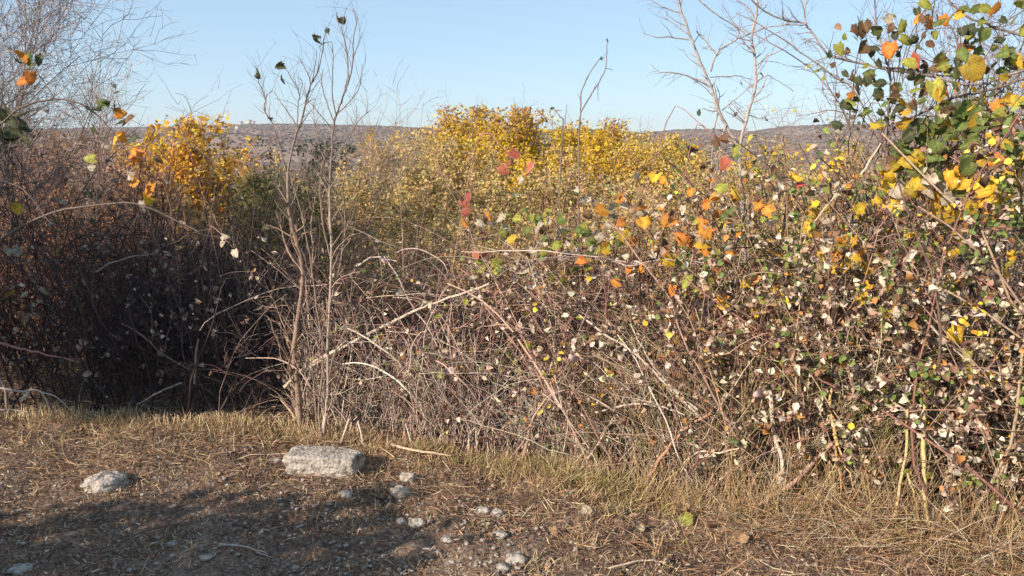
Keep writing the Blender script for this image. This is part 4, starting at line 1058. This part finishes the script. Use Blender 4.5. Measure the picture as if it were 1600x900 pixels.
TR = [("yellow_tree", 700, 166, 17, 62, "bright yellow tree left of a pair, beyond the hedge at centre", "tree", YEL, 11000, .060, 0, TIP),
      ("yellow_tree", 726, 172, 18, 50, "yellow tree with a bare pinkish spire, filling the gap between its neighbours", "tree", YEL, 8000, .060, 0, TIP),
      ("yellow_tree", 778, 170, 16, 62, "greenish yellow tree, left half of the broad crown above the red leaves", "tree", YEL, 11000, .060, 0, TIP),
      ("yellow_tree", 818, 172, 16.5, 60, "yellow tree with a reddish flank, right half of the broad crown", "tree", YEL, 11000, .060, 0, TIP),
      ("yellow_tree", 748, 215, 13, 70, "low golden tree in front of the pair of bright yellow crowns", "tree", YEL, 9000, .050, 0, None),
      ("yellow_tree", 905, 196, 17, 70, "rounded yellow tree crossed by the lone forked shoot", "tree", YEL, 10000, .060, 0, None),
      ("yellow_tree", 955, 186, 18, 60, "yellow tree with a pointed leafy tip right of the lone shoot", "tree", YEL, 8500, .060, 0, TIP),
      ("yellow_tree", 1000, 208, 17, 60, "pale tan-yellow tree between the pointed one and the bare tree", "tree", YOL, 7500, .055, 0, None),
      ("yellow_tree", 1045, 208, 19, 60, "smallish yellow tree left of the pale bare tree", "tree", YOL, 7000, .060, 0, None),
      ("yellow_tree", 1078, 220, 18, 40, "narrow yellow tree directly left of the pale bare tree", "tree", YEL, 5000, .060, 0, None),
      ("yellow_tree", 872, 205, 19, 45, "yellow tree half hidden in the gap right of the broad crown", "tree", YEL, 6000, .060, 0, None),
      ("yellow_tree", 928, 205, 15, 75, "wide low yellow tree in front, right of the lone shoot's foot", "tree", YEL, 9000, .055, 0, None),
      ("yellow_tree", 1025, 222, 14, 90, "wide low tan-yellow tree in front of the smallish yellow one", "tree", YOL, 8000, .050, 0, None),
      ("yellow_tree", 985, 232, 14, 90, "wide golden tree low between the pointed tree and its right neighbour", "tree", YEL, 8500, .050, 0, None),
      ("yellow_tree", 885, 232, 13.5, 80, "golden tree low below the half hidden one, left of the shoot's foot", "tree", YOL, 7500, .050, 0, None),
      ("yellow_tree", 1100, 245, 15, 60, "tan-yellow tree low behind the left pale trunk", "tree", YOL, 5000, .050, 0, None),
      ("tan_shrub", 850, 265, 11, 110, "tan shrub in front of the gap between yellow trees", "shrub", TAN, 6500, .042, 0, None),
      ("tan_shrub", 960, 275, 10.5, 120, "tan shrub in front of the pointed yellow tree", "shrub", TAN, 6500, .042, 0, None),
      ("tan_shrub", 1075, 272, 11, 120, "tan shrub in front of the narrow yellow tree", "shrub", TAN, 6500, .042, 0, None),
      ("tan_shrub", 760, 270, 9.5, 120, "golden tan shrub low before the broad yellow crown", "shrub", TAN, 6500, .04, 0, None),
      ("tan_shrub", 655, 262, 9.0, 120, "olive tan shrub low before the left yellow tree", "shrub", TAN, 6000, .04, 0, None),
      ("tan_shrub", 1290, 262, 11, 100, "tan-gold shrub low before the open brown hill", "shrub", TAN, 4500, .042, 0, None),
      ("yellow_tree", 1218, 216, 22, 46, "thin pale yellow shrub standing alone before the brown hill", "tree", YOL, 2600, .060, 0, None),
      ("yellow_tree", 1175, 240, 17, 45, "low yellow shrub seen through the forked pale trunk", "tree", YEL, 2600, .055, 0, None),
      ("yellow_tree", 1335, 215, 16, 80, "tan-yellow bush behind the crossing branches at right", "tree", YOL, 6000, .05, 0, None),
      ("orange_tree", 292, 184, 8.6, 110, "sparse tree with small orange and gold leaves, left of the saplings", "tree", ORG, 8500, .046, .0, None),
      ("orange_tree", 245, 225, 9.4, 70, "lower golden shrub leaning against the sparse orange tree, left side", "tree", ORG, 4500, .044, .0, None),
      ("orange_tree", 355, 235, 9.6, 80, "dull gold shrub right of the sparse orange tree", "tree", YOL, 3200, .038, 0, None),
      ("tan_shrub", 645, 202, 13, 110, "tall tan-olive shrub left of the bright yellow trees", "shrub", TAN, 8000, .045, 0, None),
      ("tan_shrub", 600, 222, 11, 90, "tan shrub between the evergreen and the taller tan-olive one", "shrub", TAN, 5500, .04, 0, None),
      ("tan_shrub", 690, 225, 11, 80, "tan-brown shrub under the left bright yellow tree", "shrub", TAN, 5500, .04, 0, None),
      ("evergreen_shrub", 510, 218, 12, 95, "dark evergreen shrub behind the two slender saplings", "shrub", EVG, 5000, .045, 0, None),
      ("evergreen_shrub", 425, 262, 8.8, 75, "olive green shrub behind the leaning sapling, left side", "shrub", OLV, 4000, .035, 0, None),
      ("evergreen_shrub", 858, 212, 20, 24, "narrow dark green shrub in the gap between yellow trees", "shrub", EVG, 3000, .05, 0, None),
      ("russet_shrub", 45, 208, 7.6, 150, "russet brown leafy shrub under the grey twigs at the left edge", "shrub", RSS, 6000, .034, 0, None),
      ("russet_shrub", 150, 212, 8.2, 130, "tan russet shrub left of the sparse orange tree", "shrub", RSS, 5500, .034, 0, None),
      ("russet_shrub", 215, 262, 7.0, 110, "lower russet shrub in front of the golden one at left", "shrub", RSS, 4200, .032, 0, None),
      ("olive_shrub", 400, 272, 7.2, 110, "olive green shrub in front of the dull gold one", "shrub", OLV, 5500, .032, 0, None),
      ("olive_shrub", 468, 285, 6.6, 80, "olive shrub right behind the brown sapling trunk", "shrub", OLV, 3600, .03, 0, None),
      ("tan_shrub", 565, 258, 8.0, 120, "tan shrub close behind the pale sapling, right side", "shrub", TAN, 5500, .034, 0, None),
      ("rust_shrub", 388, 240, 13, 40, "small rusty orange shrub before the wooded slope", "shrub", [(3, .42, .18, .07), (2, .36, .22, .1)], 2200, .045, 0, None)]
for k, (nm, px, ty, Y, wp, lab, cat, pal, nl, ls, sp, tp) in enumerate(TR):
    crown_tree(nm, px, ty, Y, wp, lab, cat, pal, 300 + k, nl, ls, "yellow trees beyond the hedge" if nm == "yellow_tree" else None, sparse=sp, tips=tp)

# scrub variants, copied
def scrub_proto(k, pal, lpal, nl, ls):
    rng = np.random.default_rng(500 + k)
    n1 = 46
    e = empty("scrub_bush", (0, 0, 0))
    D = np.stack([rng.normal(size=n1) * .45, rng.normal(size=n1) * .4, np.ones(n1)], 1)
    S0 = np.stack([rng.normal(size=n1) * .18, rng.normal(size=n1) * .18, np.zeros(n1)], 1)
    P = grow(rng, S0, D, .6 + .45 * rng.random(n1), 10, .12, .03)
    Rr = (.004 + .005 * rng.random(n1))[:, None] * np.linspace(1, .3, 10)[None]
    C = pick(rng, pal, n1)
    s = Soup(); tubes(s, P, Rr, C, 3)
    P2, R2, i = fork(rng, P, Rr, 420, .22, 6, (20, 60), (.1, 1), .15, 0, .6, rmin=.0014, up=.15); tubes(s, P2, R2, C[i], 3)
    P3, R3, j = fork(rng, P2, R2, 1400, .09, 4, (20, 65), (.1, 1), .15, 0, .7, rmin=.001, up=.1); fine(s, P3, R3, C[i][j])
    s.build("twig_mass", M_FARSTEM, e, "stuff")
    q = rng.integers(len(P3), size=nl)
    p = P3[q, rng.integers(0, 4, size=nl)] + rng.normal(size=(nl, 3)) * .015
    s = Soup(); far_leaves(s, p, ls * (.7 + .8 * rng.random(nl)), pick(rng, lpal, nl, .15), rng)
    s.build("leaf_mass", M_FARLEAF, e, "stuff")
    return e
GRY = [(3, .42, .33, .26), (3, .33, .24, .18), (2, .50, .40, .30)]
RUS = [(3, .44, .25, .18), (3, .34, .18, .14), (2, .50, .33, .24)]
SV = [(GRY, [(3, .30, .22, .15), (2, .22, .17, .13)], 900, .02, "greyish brown bare scrub bush filling the ground behind the hedge"),
      (GRY, [(3, .46, .36, .15), (3, .34, .28, .11), (2, .60, .44, .16)], 7500, .026, "olive tan leafy scrub bush filling the ground behind the hedge"),
      (RUS, [(3, .50, .29, .19), (2, .58, .34, .18)], 3200, .022, "rusty brown scrub bush filling the ground behind the hedge"),
      (GRY, [(3, .58, .41, .19), (2, .48, .34, .17), (2, .68, .48, .15)], 7500, .026, "straw coloured leafy scrub bush filling the ground behind the hedge")]
protos = [scrub_proto(k, *v[:4]) for k, v in enumerate(SV)]
used = [False] * 4
def copy_thing(e):
    c = e.copy(); COL.objects.link(c)
    for ch in e.children:
        d = ch.copy(); COL.objects.link(d); d.parent = c; d.matrix_parent_inverse = ch.matrix_parent_inverse
    return c
seen_labels = {}
def put_scrub(v, px, top, Y, wmul=1.0, row=''):
    p = PY(px, top, Y); z0 = float(gz(p[0], Y)); s = (p[2] - z0) / 1.17
    e = protos[v] if not used[v] else copy_thing(protos[v])
    used[v] = True
    e.location = (p[0], Y, z0); e.scale = (s * wmul, s * wmul, s); e.rotation_euler = (0, 0, rng.random() * 6.28)
    tone = ["greyish brown bare", "olive tan leafy", "rusty brown", "straw coloured leafy"][v]
    mark = [(-60, "past the left edge"), (20, "under the tall grey twiggy bush"), (110, "under the lower bare bush"), (190, "left of the orange tree"), (290, "below the orange tree"),
            (370, "below the far village"), (440, "left of the saplings"), (520, "behind the saplings"), (600, "right of the saplings"), (690, "under the leftmost yellow tree"),
            (790, "under the broadest yellow crown"), (880, "right of the broadest crown"), (950, "below the pointed yellow tree"), (1040, "left of the pale tree"), (1150, "behind the pale tree"),
            (1240, "right of the pale tree"), (1330, "below the open hill"), (1420, "left of the green bramble"), (1520, "behind the green bramble"), (1640, "at the right edge"), (1760, "past the right edge")]
    mk = min(mark, key=lambda m: abs(m[0] - px))[1]
    lab = tone + " scrub bush " + row + ", " + mk
    if lab in seen_labels: lab = lab.replace("scrub bush", "smaller scrub bush" if s < seen_labels[lab] else "larger scrub bush")
    seen_labels[lab] = s
    tag(e, lab, "bush", tone + " scrub bushes behind the hedge")
def scrub_row(Y, px0, px1, n, tops, vs, row):
    for i in range(n):
        px = px0 + (px1 - px0) * (i + .5 + rng.normal() * .25) / n
        top = np.interp(px, [0, 220, 430, 620, 800, 1000, 1200, 1400, 1600], tops) + rng.normal() * 8
        v = vs[int(np.clip((px - px0) / (px1 - px0), 0, .999) * len(vs))]
        v = int(rng.choice(list(v)))
        put_scrub(v, px, top, Y + rng.normal() * .25, .9 + .3 * rng.random(), row)
scrub_row(6.4, -120, 1720, 18, [232, 300, 345, 350, 335, 318, 295, 265, 225], ["2", "02", "0", "01", "13", "13", "3", "2", "0"], "just behind the hedge")
scrub_row(7.6, -150, 1750, 18, [218, 275, 318, 325, 315, 305, 288, 262, 225], ["2", "23", "01", "13", "13", "3", "3", "23", "0"], "in the second row back")
scrub_row(9.2, -150, 1750, 17, [215, 262, 295, 305, 300, 290, 275, 258, 228], ["2", "23", "1", "01", "13", "3", "3", "3", "0"], "in the third row back")
scrub_row(11.5, -150, 1750, 17, [218, 250, 282, 285, 290, 280, 272, 258, 232], ["2", "23", "1", "1", "13", "3", "3", "3", "0"], "in the fourth row back")
scrub_row(14.5, -150, 1750, 16, [222, 245, 272, 272, 278, 270, 268, 256, 238], ["02", "2", "1", "1", "1", "3", "3", "3", "0"], "between hedge and yellow trees")
scrub_row(21, -200, 1800, 18, [228, 248, 265, 262, 262, 255, 264, 256, 245], ["0", "2", "0", "1", "1", "3", "3", "3", "0"], "level with the yellow trees")
scrub_row(32, -200, 1800, 18, [235, 246, 255, 252, 250, 250, 258, 252, 246], ["0", "2", "0", "1", "1", "3", "3", "3", "0"], "farthest before the valley")

# ------------------------------------------------------------------ shade-giving trees left of the camera
def shade_tree(name, c, rad, label, seed, n=7000, trunk=True, low=False):
    rng = np.random.default_rng(seed)
    c = np.array(c, float); z0 = float(gz(c[0], c[1]))
    e = empty(name, (c[0], c[1], z0), 0, label, "tree" if not low else "bush")
    S0 = np.tile([[c[0], c[1], z0]], (8, 1)) + rng.normal(size=(8, 3)) * [.06, .06, 0]
    tgt = c + rng.normal(size=(8, 3)) * np.array(rad) * .45
    K = 12; t = np.linspace(0, 1, K)[None, :, None]
    mid = np.array([c[0], c[1], z0 + (c[2] - z0) * .55])
    P = (1 - t) ** 2 * S0[:, None] + 2 * t * (1 - t) * mid + t ** 2 * tgt[:, None]
    Rr = np.full((8, 1), .03) * np.linspace(1, .3, K)[None]
    C = pick(rng, [(1, .2, .16, .13)], 8)
    for q in range(8):
        s = Soup(); tubes(s, P[q:q + 1], Rr[q:q + 1], C[q:q + 1], 6); s.build("trunk" if q == 0 else "limb", M_STEM, e)
    d = norm(rng.normal(size=(n, 3))); rr = rng.random((n, 1)) ** .45
    lump = 1 + .22 * np.array([mnoise.noise(Vector(v * 2.3 + seed)) for v in d])[:, None]
    p = c + d * rr * lump * np.array(rad)
    s = Soup(); leaves(s, p, .08 + .05 * rng.random(n), pick(rng, EVG, n), rng, (0, 0, .4), 1)
    s.build("crown", M_SMALL, e)
tp = np.array([-2.75, 4.75, .78]) + TOSUN * 6.2
shade_tree("holm_oak", tp, (1.05, 1.0, .52), "small dark evergreen oak left of the camera, shading the hedge", 801, 8000)
tp = np.array([-0.95, 2.95, 0]) + TOSUN * 4.6
shade_tree("laurel_bush", (tp[0], tp[1], 1.15), (1.15, 1.0, 1.16), "broad dark evergreen bush left of the camera, shading the verge", 802, 8000, low=True)

# ------------------------------------------------------------------ ground cover
def scatter_ground(rng, n, xr, yr):
    x = xr[0] + (xr[1] - xr[0]) * rng.random(n); y = yr[0] + (yr[1] - yr[0]) * rng.random(n)
    return x, y
def grass():
    rng = np.random.default_rng(60)
    STR = [(4, .42, .28, .16), (5, .32, .18, .105), (4, .19, .11, .075), (2.5, .56, .46, .32), (3, .12, .08, .06)]
    # lying straw and litter
    s = Soup()
    n = 66000
    x, y = scatter_ground(rng, n, (-3.6, 3.2), (1.9, 5.6))
    dd = yf(x) - y
    strip = sm((1.0 - dd) / .5) * 0.9 + .10 + .45 * sm((x - .1) / .7)
    nzv = np.array([mnoise.noise(Vector((a * 2.3, b * 2.3, 0))) for a, b in zip(x, y)])
    keep = rng.random(n) < np.clip(strip + nzv * 1.0, .10, 1)
    x, y, strip = x[keep], y[keep], strip[keep]; n = len(x)
    z = gz(x, y) + .004 + .022 * rng.random(n) * np.clip(strip, .3, 1)
    D = np.stack([rng.normal(size=n), rng.normal(size=n) * .8, rng.normal(size=n) * .16 + .10], 1)
    L = .03 + .10 * rng.random(n) ** 2 * np.clip(strip * 1.3, .5, 1.2)
    P = grow(rng, np.stack([x, y, z], 1), D, L, 3, .16, .12)
    P[..., 2] = np.maximum(P[..., 2], gz(P[..., 0], P[..., 1]) + .003)
    wd = (.0007 + .0011 * rng.random(n))[:, None] * np.array([1, 1, .5])[None]
    ribbons(s, P, wd, pick(rng, STR, n), rng)
    # short crumbs of bark, needles and clods all over the verge
    n = 50000
    x, y = scatter_ground(rng, n, (-2.9, 2.2), (2.1, 4.4))
    D = np.stack([rng.normal(size=n), rng.normal(size=n), rng.normal(size=n) * .35 + .2], 1)
    P = grow(rng, np.stack([x, y, gz(x, y) + .004 + .006 * rng.random(n)], 1), D, .006 + .022 * rng.random(n) ** 1.6, 2, .3)
    wd = (.0011 + .0028 * rng.random(n) ** 2)[:, None] * np.array([1, .7])[None]
    ribbons(s, P, wd, pick(rng, [(3, .22, .14, .10), (3, .13, .085, .065), (1.5, .32, .26, .21), (2, .36, .21, .12), (.6, .5, .45, .38)], n), rng)
    s.build("straw_litter", M_GRASS)
    o = bpy.data.objects["straw_litter"]; tag(o, "dry brown straw and needle litter lying over the foreground", "straw", None, "stuff")
    s = Soup(); n = 2600
    x, y = scatter_ground(rng, n, (-3, 2.4), (2.2, 4.5)); kp = rng.random(n) < np.exp(-np.maximum(yf(x) - y, 0) / .5); x, y = x[kp], y[kp]; n = len(x)
    leaves(s, np.stack([x, y, gz(x, y) + .012], 1), .012 + .022 * rng.random(n), pick(rng, [(3, .34, .2, .12), (3, .22, .13, .09), (1, .55, .45, .34)], n), rng, (0, -.2, 1), .45, (0, 0, 0), .75, .6)
    s.build("leaf_litter", M_SMALL)
    tag(bpy.data.objects["leaf_litter"], "small brown dead leaves scattered along the hedge foot", "leaf litter", None, "stuff")
    # tufts of upright dry grass and stubble
    s = Soup()
    T = []
    for _ in range(2000):
        px = rng.random() * 1700 - 50; x0 = (px - 800) / F * 4.0
        if rng.random() < .55: y0 = float(yf(x0)) - .02 - abs(rng.normal()) * .10
        else: y0 = float(yf(x0)) - .1 - abs(rng.normal()) * (.6 if x0 < .2 else .8)
        T.append((x0, y0))
    T = np.array(T)
    per = 17
    n = len(T) * per
    x = np.repeat(T[:, 0], per) + rng.normal(size=n) * .028; y = np.repeat(T[:, 1], per) + rng.normal(size=n) * .022
    D = np.stack([rng.normal(size=n) * .5 + np.repeat(rng.normal(size=len(T)) * .3, per), rng.normal(size=n) * .35 - .1, np.ones(n)], 1)
    hgt = np.repeat(.025 + .075 * rng.random(len(T)) ** 1.5, per) * (.5 + .8 * rng.random(n))
    green = np.interp(x, [-3, -.6, -.45, -.1, .05, .55, .75, 3], [.02, .02, .25, .2, .4, .35, .08, .05]) * np.interp(yf(x) - y, [0, .15, .35, .6], [1, .9, .35, .15])
    hgt *= np.interp(yf(x) - y, [0, .2, .6], [1.15, .8, .45]) * (1 + 0.9 * np.exp(-((x - .3) / .35) ** 2))
    P = grow(rng, np.stack([x, y, gz(x, y) - .003], 1), D, hgt, 4, .1, .25)
    wd = (.0009 + .0012 * rng.random(n))[:, None] * np.array([1, 1, .8, .25])[None]
    col = pick(rng, [(4, .46, .35, .20), (3, .38, .25, .14), (2, .56, .46, .30), (1, .28, .17, .10)], n)
    gm = np.repeat(rng.random(len(T)), per) < green
    col[gm] = pick(rng, [(3, .30, .28, .09), (2, .38, .32, .12), (2, .19, .19, .07)], int(gm.sum()))
    ribbons(s, P, wd, col, rng)
    # cut stubble at the hedge foot on the left
    n = 900
    x = -3.0 + 2.2 * rng.random(n); y = yf(x) - .02 - .10 * rng.random(n)
    P = grow(rng, np.stack([x, y, gz(x, y)], 1), np.stack([rng.normal(size=n) * .2, rng.normal(size=n) * .2, np.ones(n)], 1), .03 + .06 * rng.random(n) ** 2, 3, .06)
    tubes(s, P, np.full((n, 3), .0016) * (1 + rng.random((n, 1))), pick(rng, [(3, .6, .48, .3), (2, .5, .36, .2)], n), 3)
    s.build("dry_grass", M_GRASS)
    tag(bpy.data.objects["dry_grass"], "tufts of dry and green grass along the hedge foot", "grass", None, "stuff")
grass()

def rock_verts(rng, sub, sx, sy, sz, rough=.22, boxy=0.0, seed=0, facets=7):
    """rough stone: directions on a sphere cut by random planes and roughened"""
    import bmesh
    bm = bmesh.new(); bmesh.ops.create_icosphere(bm, subdivisions=sub, radius=1)
    V = np.array([v.co[:] for v in bm.verts]); Fc = np.array([[v.index for v in f.verts] for f in bm.faces]); bm.free()
    nrm = norm(rng.normal(size=(facets, 3))); dist = .62 + .25 * rng.random(facets)
    if boxy:
        V = V / np.max(np.abs(V), 1, keepdims=True) * boxy + V * (1 - boxy)
        dist = dist + .45
    for a, d in zip(nrm, dist):
        h = V @ a; ex = np.maximum(h - d, 0); V = V - ex[:, None] * a * .92
    rough = rough * .9
    off = Vector((seed * 3.1, seed * 1.7, seed))
    nn = np.array([mnoise.noise(Vector(v) * 2.0 + off) * .6 + mnoise.noise(Vector(v) * 5 + off) * .3 + mnoise.noise(Vector(v) * 12 + off) * .12 for v in V])
    V = V + norm(V) * (nn * rough)[:, None]
    return V * np.array([sx, sy, sz]), Fc

def stone(px, py, wpx, hpx, label, seed, sub=3, boxy=0.0, depth=.8, rz=None, sink=.62, rough=.5, name="stone", group="loose pale stones on the verge"):
    rng = np.random.default_rng(seed)
    p = PG(px, py); d = np.linalg.norm(p - CAM); sx = wpx * d / F / 2; sz = hpx * d / F / 2
    V, Fc = rock_verts(rng, sub, sx, sx * depth, sz, rough, boxy, seed)
    me = raw_mesh(name, V, Fc.ravel(), np.arange(len(Fc)) * 3, np.full(len(Fc), 3), None, M_ROCK, False)
    o = link(name, me, None, None, (p[0], p[1], float(gz(p[0], p[1])) + sz * (1 - sink)))
    o.rotation_euler = (0, 0, rng.random() * .5 - .25 if rz is None else rz)
    tag(o, label, "stone", group)
    return o
stone(507, 733, 114, 33, "large squared rough limestone block at the foot of the hedge", 1, 5, .80, .46, -.16, .3, .16, name="stone_block", group=None)
stone(165, 760, 54, 25, "half buried pale rock alone on the left of the verge", 2, 4, .3, .9, rough=.5)
stone(637, 752, 30, 20, "pale stone behind the rounder one, right of the big block", 3, 3)
stone(625, 774, 28, 24, "rounder pale stone just right of the big block's corner", 4, 3)
stone(540, 776, 24, 15, "small flat pale stone in front of the big block", 5, 3)
stone(755, 800, 26, 13, "left of two flat pale stones in the middle of the verge", 6, 3)
stone(777, 805, 24, 15, "right of two flat pale stones in the middle of the verge", 7, 3)
stone(780, 838, 26, 15, "pale stone below the two flat ones, near the bottom centre", 8, 3)
stone(652, 820, 26, 14, "flat greyish stone in the gravel below the round pale one", 9, 3)
stone(627, 817, 18, 11, "small greyish stone beside the flat one in the gravel", 10, 2)
stone(700, 845, 22, 10, "low stone in the gravel right of the flat greyish one", 12, 2)
stone(805, 876, 34, 17, "pale stone at the bottom edge right of centre", 14, 3)
stone(786, 889, 26, 13, "pale stone cut by the bottom edge near the centre", 15, 3)
stone(35, 892, 32, 14, "grey stone in the bottom left corner", 16, 3)
stone(270, 851, 18, 8, "small grey stone low in the shaded left gravel", 17, 2)
stone(322, 872, 20, 9, "grey stone near the bottom in the shaded left gravel", 18, 2)
stone(462, 889, 14, 9, "small pale stone at the bottom edge, left of centre", 19, 2)
stone(430, 722, 26, 10, "low pale stone touching the left end of the big block", 20, 3)

def gravel():
    rng = np.random.default_rng(70)
    protoV = [rock_verts(rng, 1, 1, 1, .6, .3, 0, k, 5) for k in range(10)]
    n = 5200
    x = -2.6 + 4.2 * rng.random(n); y = 2.3 + 1.7 * rng.random(n)
    w_ = np.exp(-((x + .35) / .8) ** 2) + .25
    kp = (rng.random(n) < w_) & (y < yf(x) - .25); x, y = x[kp], y[kp]; n = len(x)
    r = .003 + .013 * rng.random(n) ** 3.2
    VV = []; FF = []; base = 0
    for i in range(n):
        V, Fc = protoV[i % 10]
        a = rng.random() * 6.28; c, s = math.cos(a), math.sin(a)
        W = V * r[i] * np.array([1, .8, .8])
        W = np.stack([W[:, 0] * c - W[:, 1] * s + x[i], W[:, 0] * s + W[:, 1] * c + y[i], W[:, 2] + r[i] * .2], 1)
        W[:, 2] += float(gz(x[i], y[i])) + .004
        VV.append(W); FF.append(Fc + base); base += len(V)
    Fc = np.concatenate(FF)
    o = link("gravel", raw_mesh("gravel", np.concatenate(VV), Fc.ravel(), np.arange(len(Fc)) * 3, np.full(len(Fc), 3), None, M_PEBBLE, False))
    tag(o, "loose grey gravel strewn over the bare shaded ground", "gravel", None, "stuff")
gravel()

# fallen leaves
def fallen(px, py, size, code, label):
    p = PG(px, py); d = np.linalg.norm(p - CAM)
    o = place_leaf(p + np.array([0, 0, .022]), size * d / F * 1.2, code, None, lrng, (-.3, -.75, .6), .15, 0.1, name="fallen_leaf")
    tag(o, label, "leaf", "leaves fallen on the ground")
fallen(918, 806, 17, 'W', "round cream leaf lying on the straw right of the stones")
fallen(1075, 823, 20, 'L', "yellowish fallen leaf near the dark hollow under the hedge")
fallen(1154, 850, 20, 'T', "curled tan leaf on the straw, lower right")
fallen(1172, 784, 12, 'W', "small pale leaf at the hedge foot below the peeled stem")
fallen(1560, 790, 16, 'W', "pale leaf at the hedge foot near the right edge")
fallen(1002, 829, 12, 'W', "small whitish leaf on the straw below the hedge middle")
fallen(866, 840, 14, 'T', "tan leaf on the litter right of the lowest stones")

# sticks on the ground
def stick(pts, r0, r1, col, label, lift=.006):
    q = []
    for px, py in pts:
        p = PG(px, py); q.append(p + np.array([0, 0, lift + .004]))
    s = np.linalg.norm(q[0] - CAM) / F
    o, _, _ = single("fallen_stick", q, r0 * s * .75, r1 * s * .75, col, None, M_STEM, 7, 4, rng, .001, .3)
    tag(o, label, "stick", "dry sticks lying on the ground")
stick([(1040, 784), (1060, 790), (1090, 797), (1115, 800), (1136, 800)], 3.4, 2.2, (.34, .26, .21), "brown dead branch on the ground before the dark hollow", .012)
stick([(343, 854), (375, 857), (400, 863), (418, 869)], 2.2, 1.4, (.42, .34, .28), "thin pale twig in the shaded gravel at left")
stick([(1268, 796), (1300, 800), (1337, 806)], 5.0, 3.6, (.66, .58, .48), "split whitish stick at the hedge foot on the right", .05)
stick([(1240, 804), (1280, 805), (1322, 812)], 2.6, 2.0, (.6, .46, .26), "upper straw-coloured cane under the whitish split stick", .04)
stick([(1232, 815), (1275, 812), (1318, 818)], 2.2, 1.6, (.6, .5, .38), "lower straw-coloured cane under the whitish split stick", .03)
stick([(1480, 804), (1515, 808), (1545, 814)], 2.2, 1.6, (.6, .5, .38), "pale straight cane lying near the right edge", .015)
stick([(400, 866), (412, 870), (425, 875)], 1.6, 1.0, (.4, .33, .28), "short twig end beside the thin pale twig")
stick([(612, 704), (640, 712), (680, 718), (705, 722)], 2.4, 1.6, (.55, .42, .3), "pale broken cane lying right of the big block", .03)
stick([(950, 893), (985, 884), (1010, 880), (1040, 884)], 2.2, 1.4, (.5, .4, .3), "curved pale twig at the bottom edge right of centre", .008)
stick([(1330, 795), (1345, 825), (1356, 850)], 4.2, 3.0, (.34, .2, .15), "reddish thick cane fallen forward from the hedge at right", .03)
# splintered stubs standing by the block
STB = [([(466, 664), (457, 646), (438, 624)], 3.6, 1.2, (.66, .50, .30), "pale curved splintered stub left of the big block"),
       ([(532, 694), (540, 672), (546, 654)], 3.4, 2.6, (.48, .40, .32), "cut pale stub behind the middle of the big block"),
       ([(568, 698), (565, 678), (559, 658)], 3.2, 2.2, (.62, .54, .44), "cut pale stub behind the right end of the big block"),
       ([(502, 684), (505, 665), (508, 645)], 3.4, 2.4, (.6, .52, .44), "cut pale stub behind the left half of the big block"),
       ([(645, 702), (640, 682), (634, 662)], 2.4, 1.6, (.6, .52, .44), "thin cut stub right of the big block")]
for pts, r0, r1, col, lab in STB:
    g = PG(*pts[0]); q = [g] + [PY(a, b, g[1] - .01) for a, b in pts[1:]]
    s = np.linalg.norm(g - CAM) / F
    o, _, _ = single("cut_stub", q, r0 * s * .62, r1 * s * .62, col, None, M_STEM, 7, 3, rng, 0, .2)
    tag(o, lab, "stub", "cut cane stubs by the stone block")

# straw heap under the right bramble
def straw_heap():
    rng = np.random.default_rng(90)
    n = 2600
    x = .95 + 1.5 * rng.random(n); y = yf(x) - .32 + .45 * rng.random(n)
    z = gz(x, y) + rng.random(n) ** 1.5 * .16 * sm((x - .9) / .5)
    D = np.stack([rng.normal(size=n), rng.normal(size=n) * .5, rng.normal(size=n) * .45 + .1], 1)
    P = grow(rng, np.stack([x, y, z], 1), D, .08 + .22 * rng.random(n), 6, .09, .12)
    P[..., 2] = np.maximum(P[..., 2], gz(P[..., 0], P[..., 1]) + .004)
    s = Soup(); tubes(s, P, (.0009 + .0012 * rng.random(n))[:, None] * np.linspace(1, .5, 6)[None], pick(rng, [(3, .50, .36, .20), (3, .40, .24, .13), (3, .6, .51, .38), (3, .24, .14, .09)], n), 3)
    n = 1500                                                    # upright dry stems of the fringe
    x = .35 + 2.1 * rng.random(n) ** .8; y = yf(x) - .16 + .22 * rng.random(n)
    D = np.stack([rng.normal(size=n) * .32, rng.normal(size=n) * .2 - .08, np.ones(n)], 1)
    P = grow(rng, np.stack([x, y, gz(x, y)], 1), D, (.08 + .34 * rng.random(n) ** 1.8) * np.interp(x, [.3, 1.1], [.55, 1.1]), 7, .07, .12)
    tubes(s, P, (.0009 + .0016 * rng.random(n) ** 2)[:, None] * np.linspace(1, .5, 7)[None], pick(rng, [(4, .58, .44, .24), (3, .50, .34, .16), (2, .66, .56, .40), (2, .34, .2, .12)], n), 3)
    s.build("straw_heap", M_GRASS)
    tag(bpy.data.objects["straw_heap"], "heap of orange-brown dead canes and straw under the right bramble", "straw", None, "stuff")
straw_heap()

# ------------------------------------------------------------------ haze
def haze():
    m, n, l, out = newmat("haze")
    v = n.new("ShaderNodeVolumePrincipled"); v.inputs["Density"].default_value = 0.00013
    v.inputs["Color"].default_value = (.80, .86, .95, 1); v.inputs["Anisotropy"].default_value = 0.2
    l.new(v.outputs[0], out.inputs["Volume"])
    me = box_mesh("haze", 9000, 5200, 190, m)
    o = link("haze", me, None, "stuff", (0, 2100, -60)); tag(o, "thin pale haze between the hedge and the distant hills", "haze")
haze()
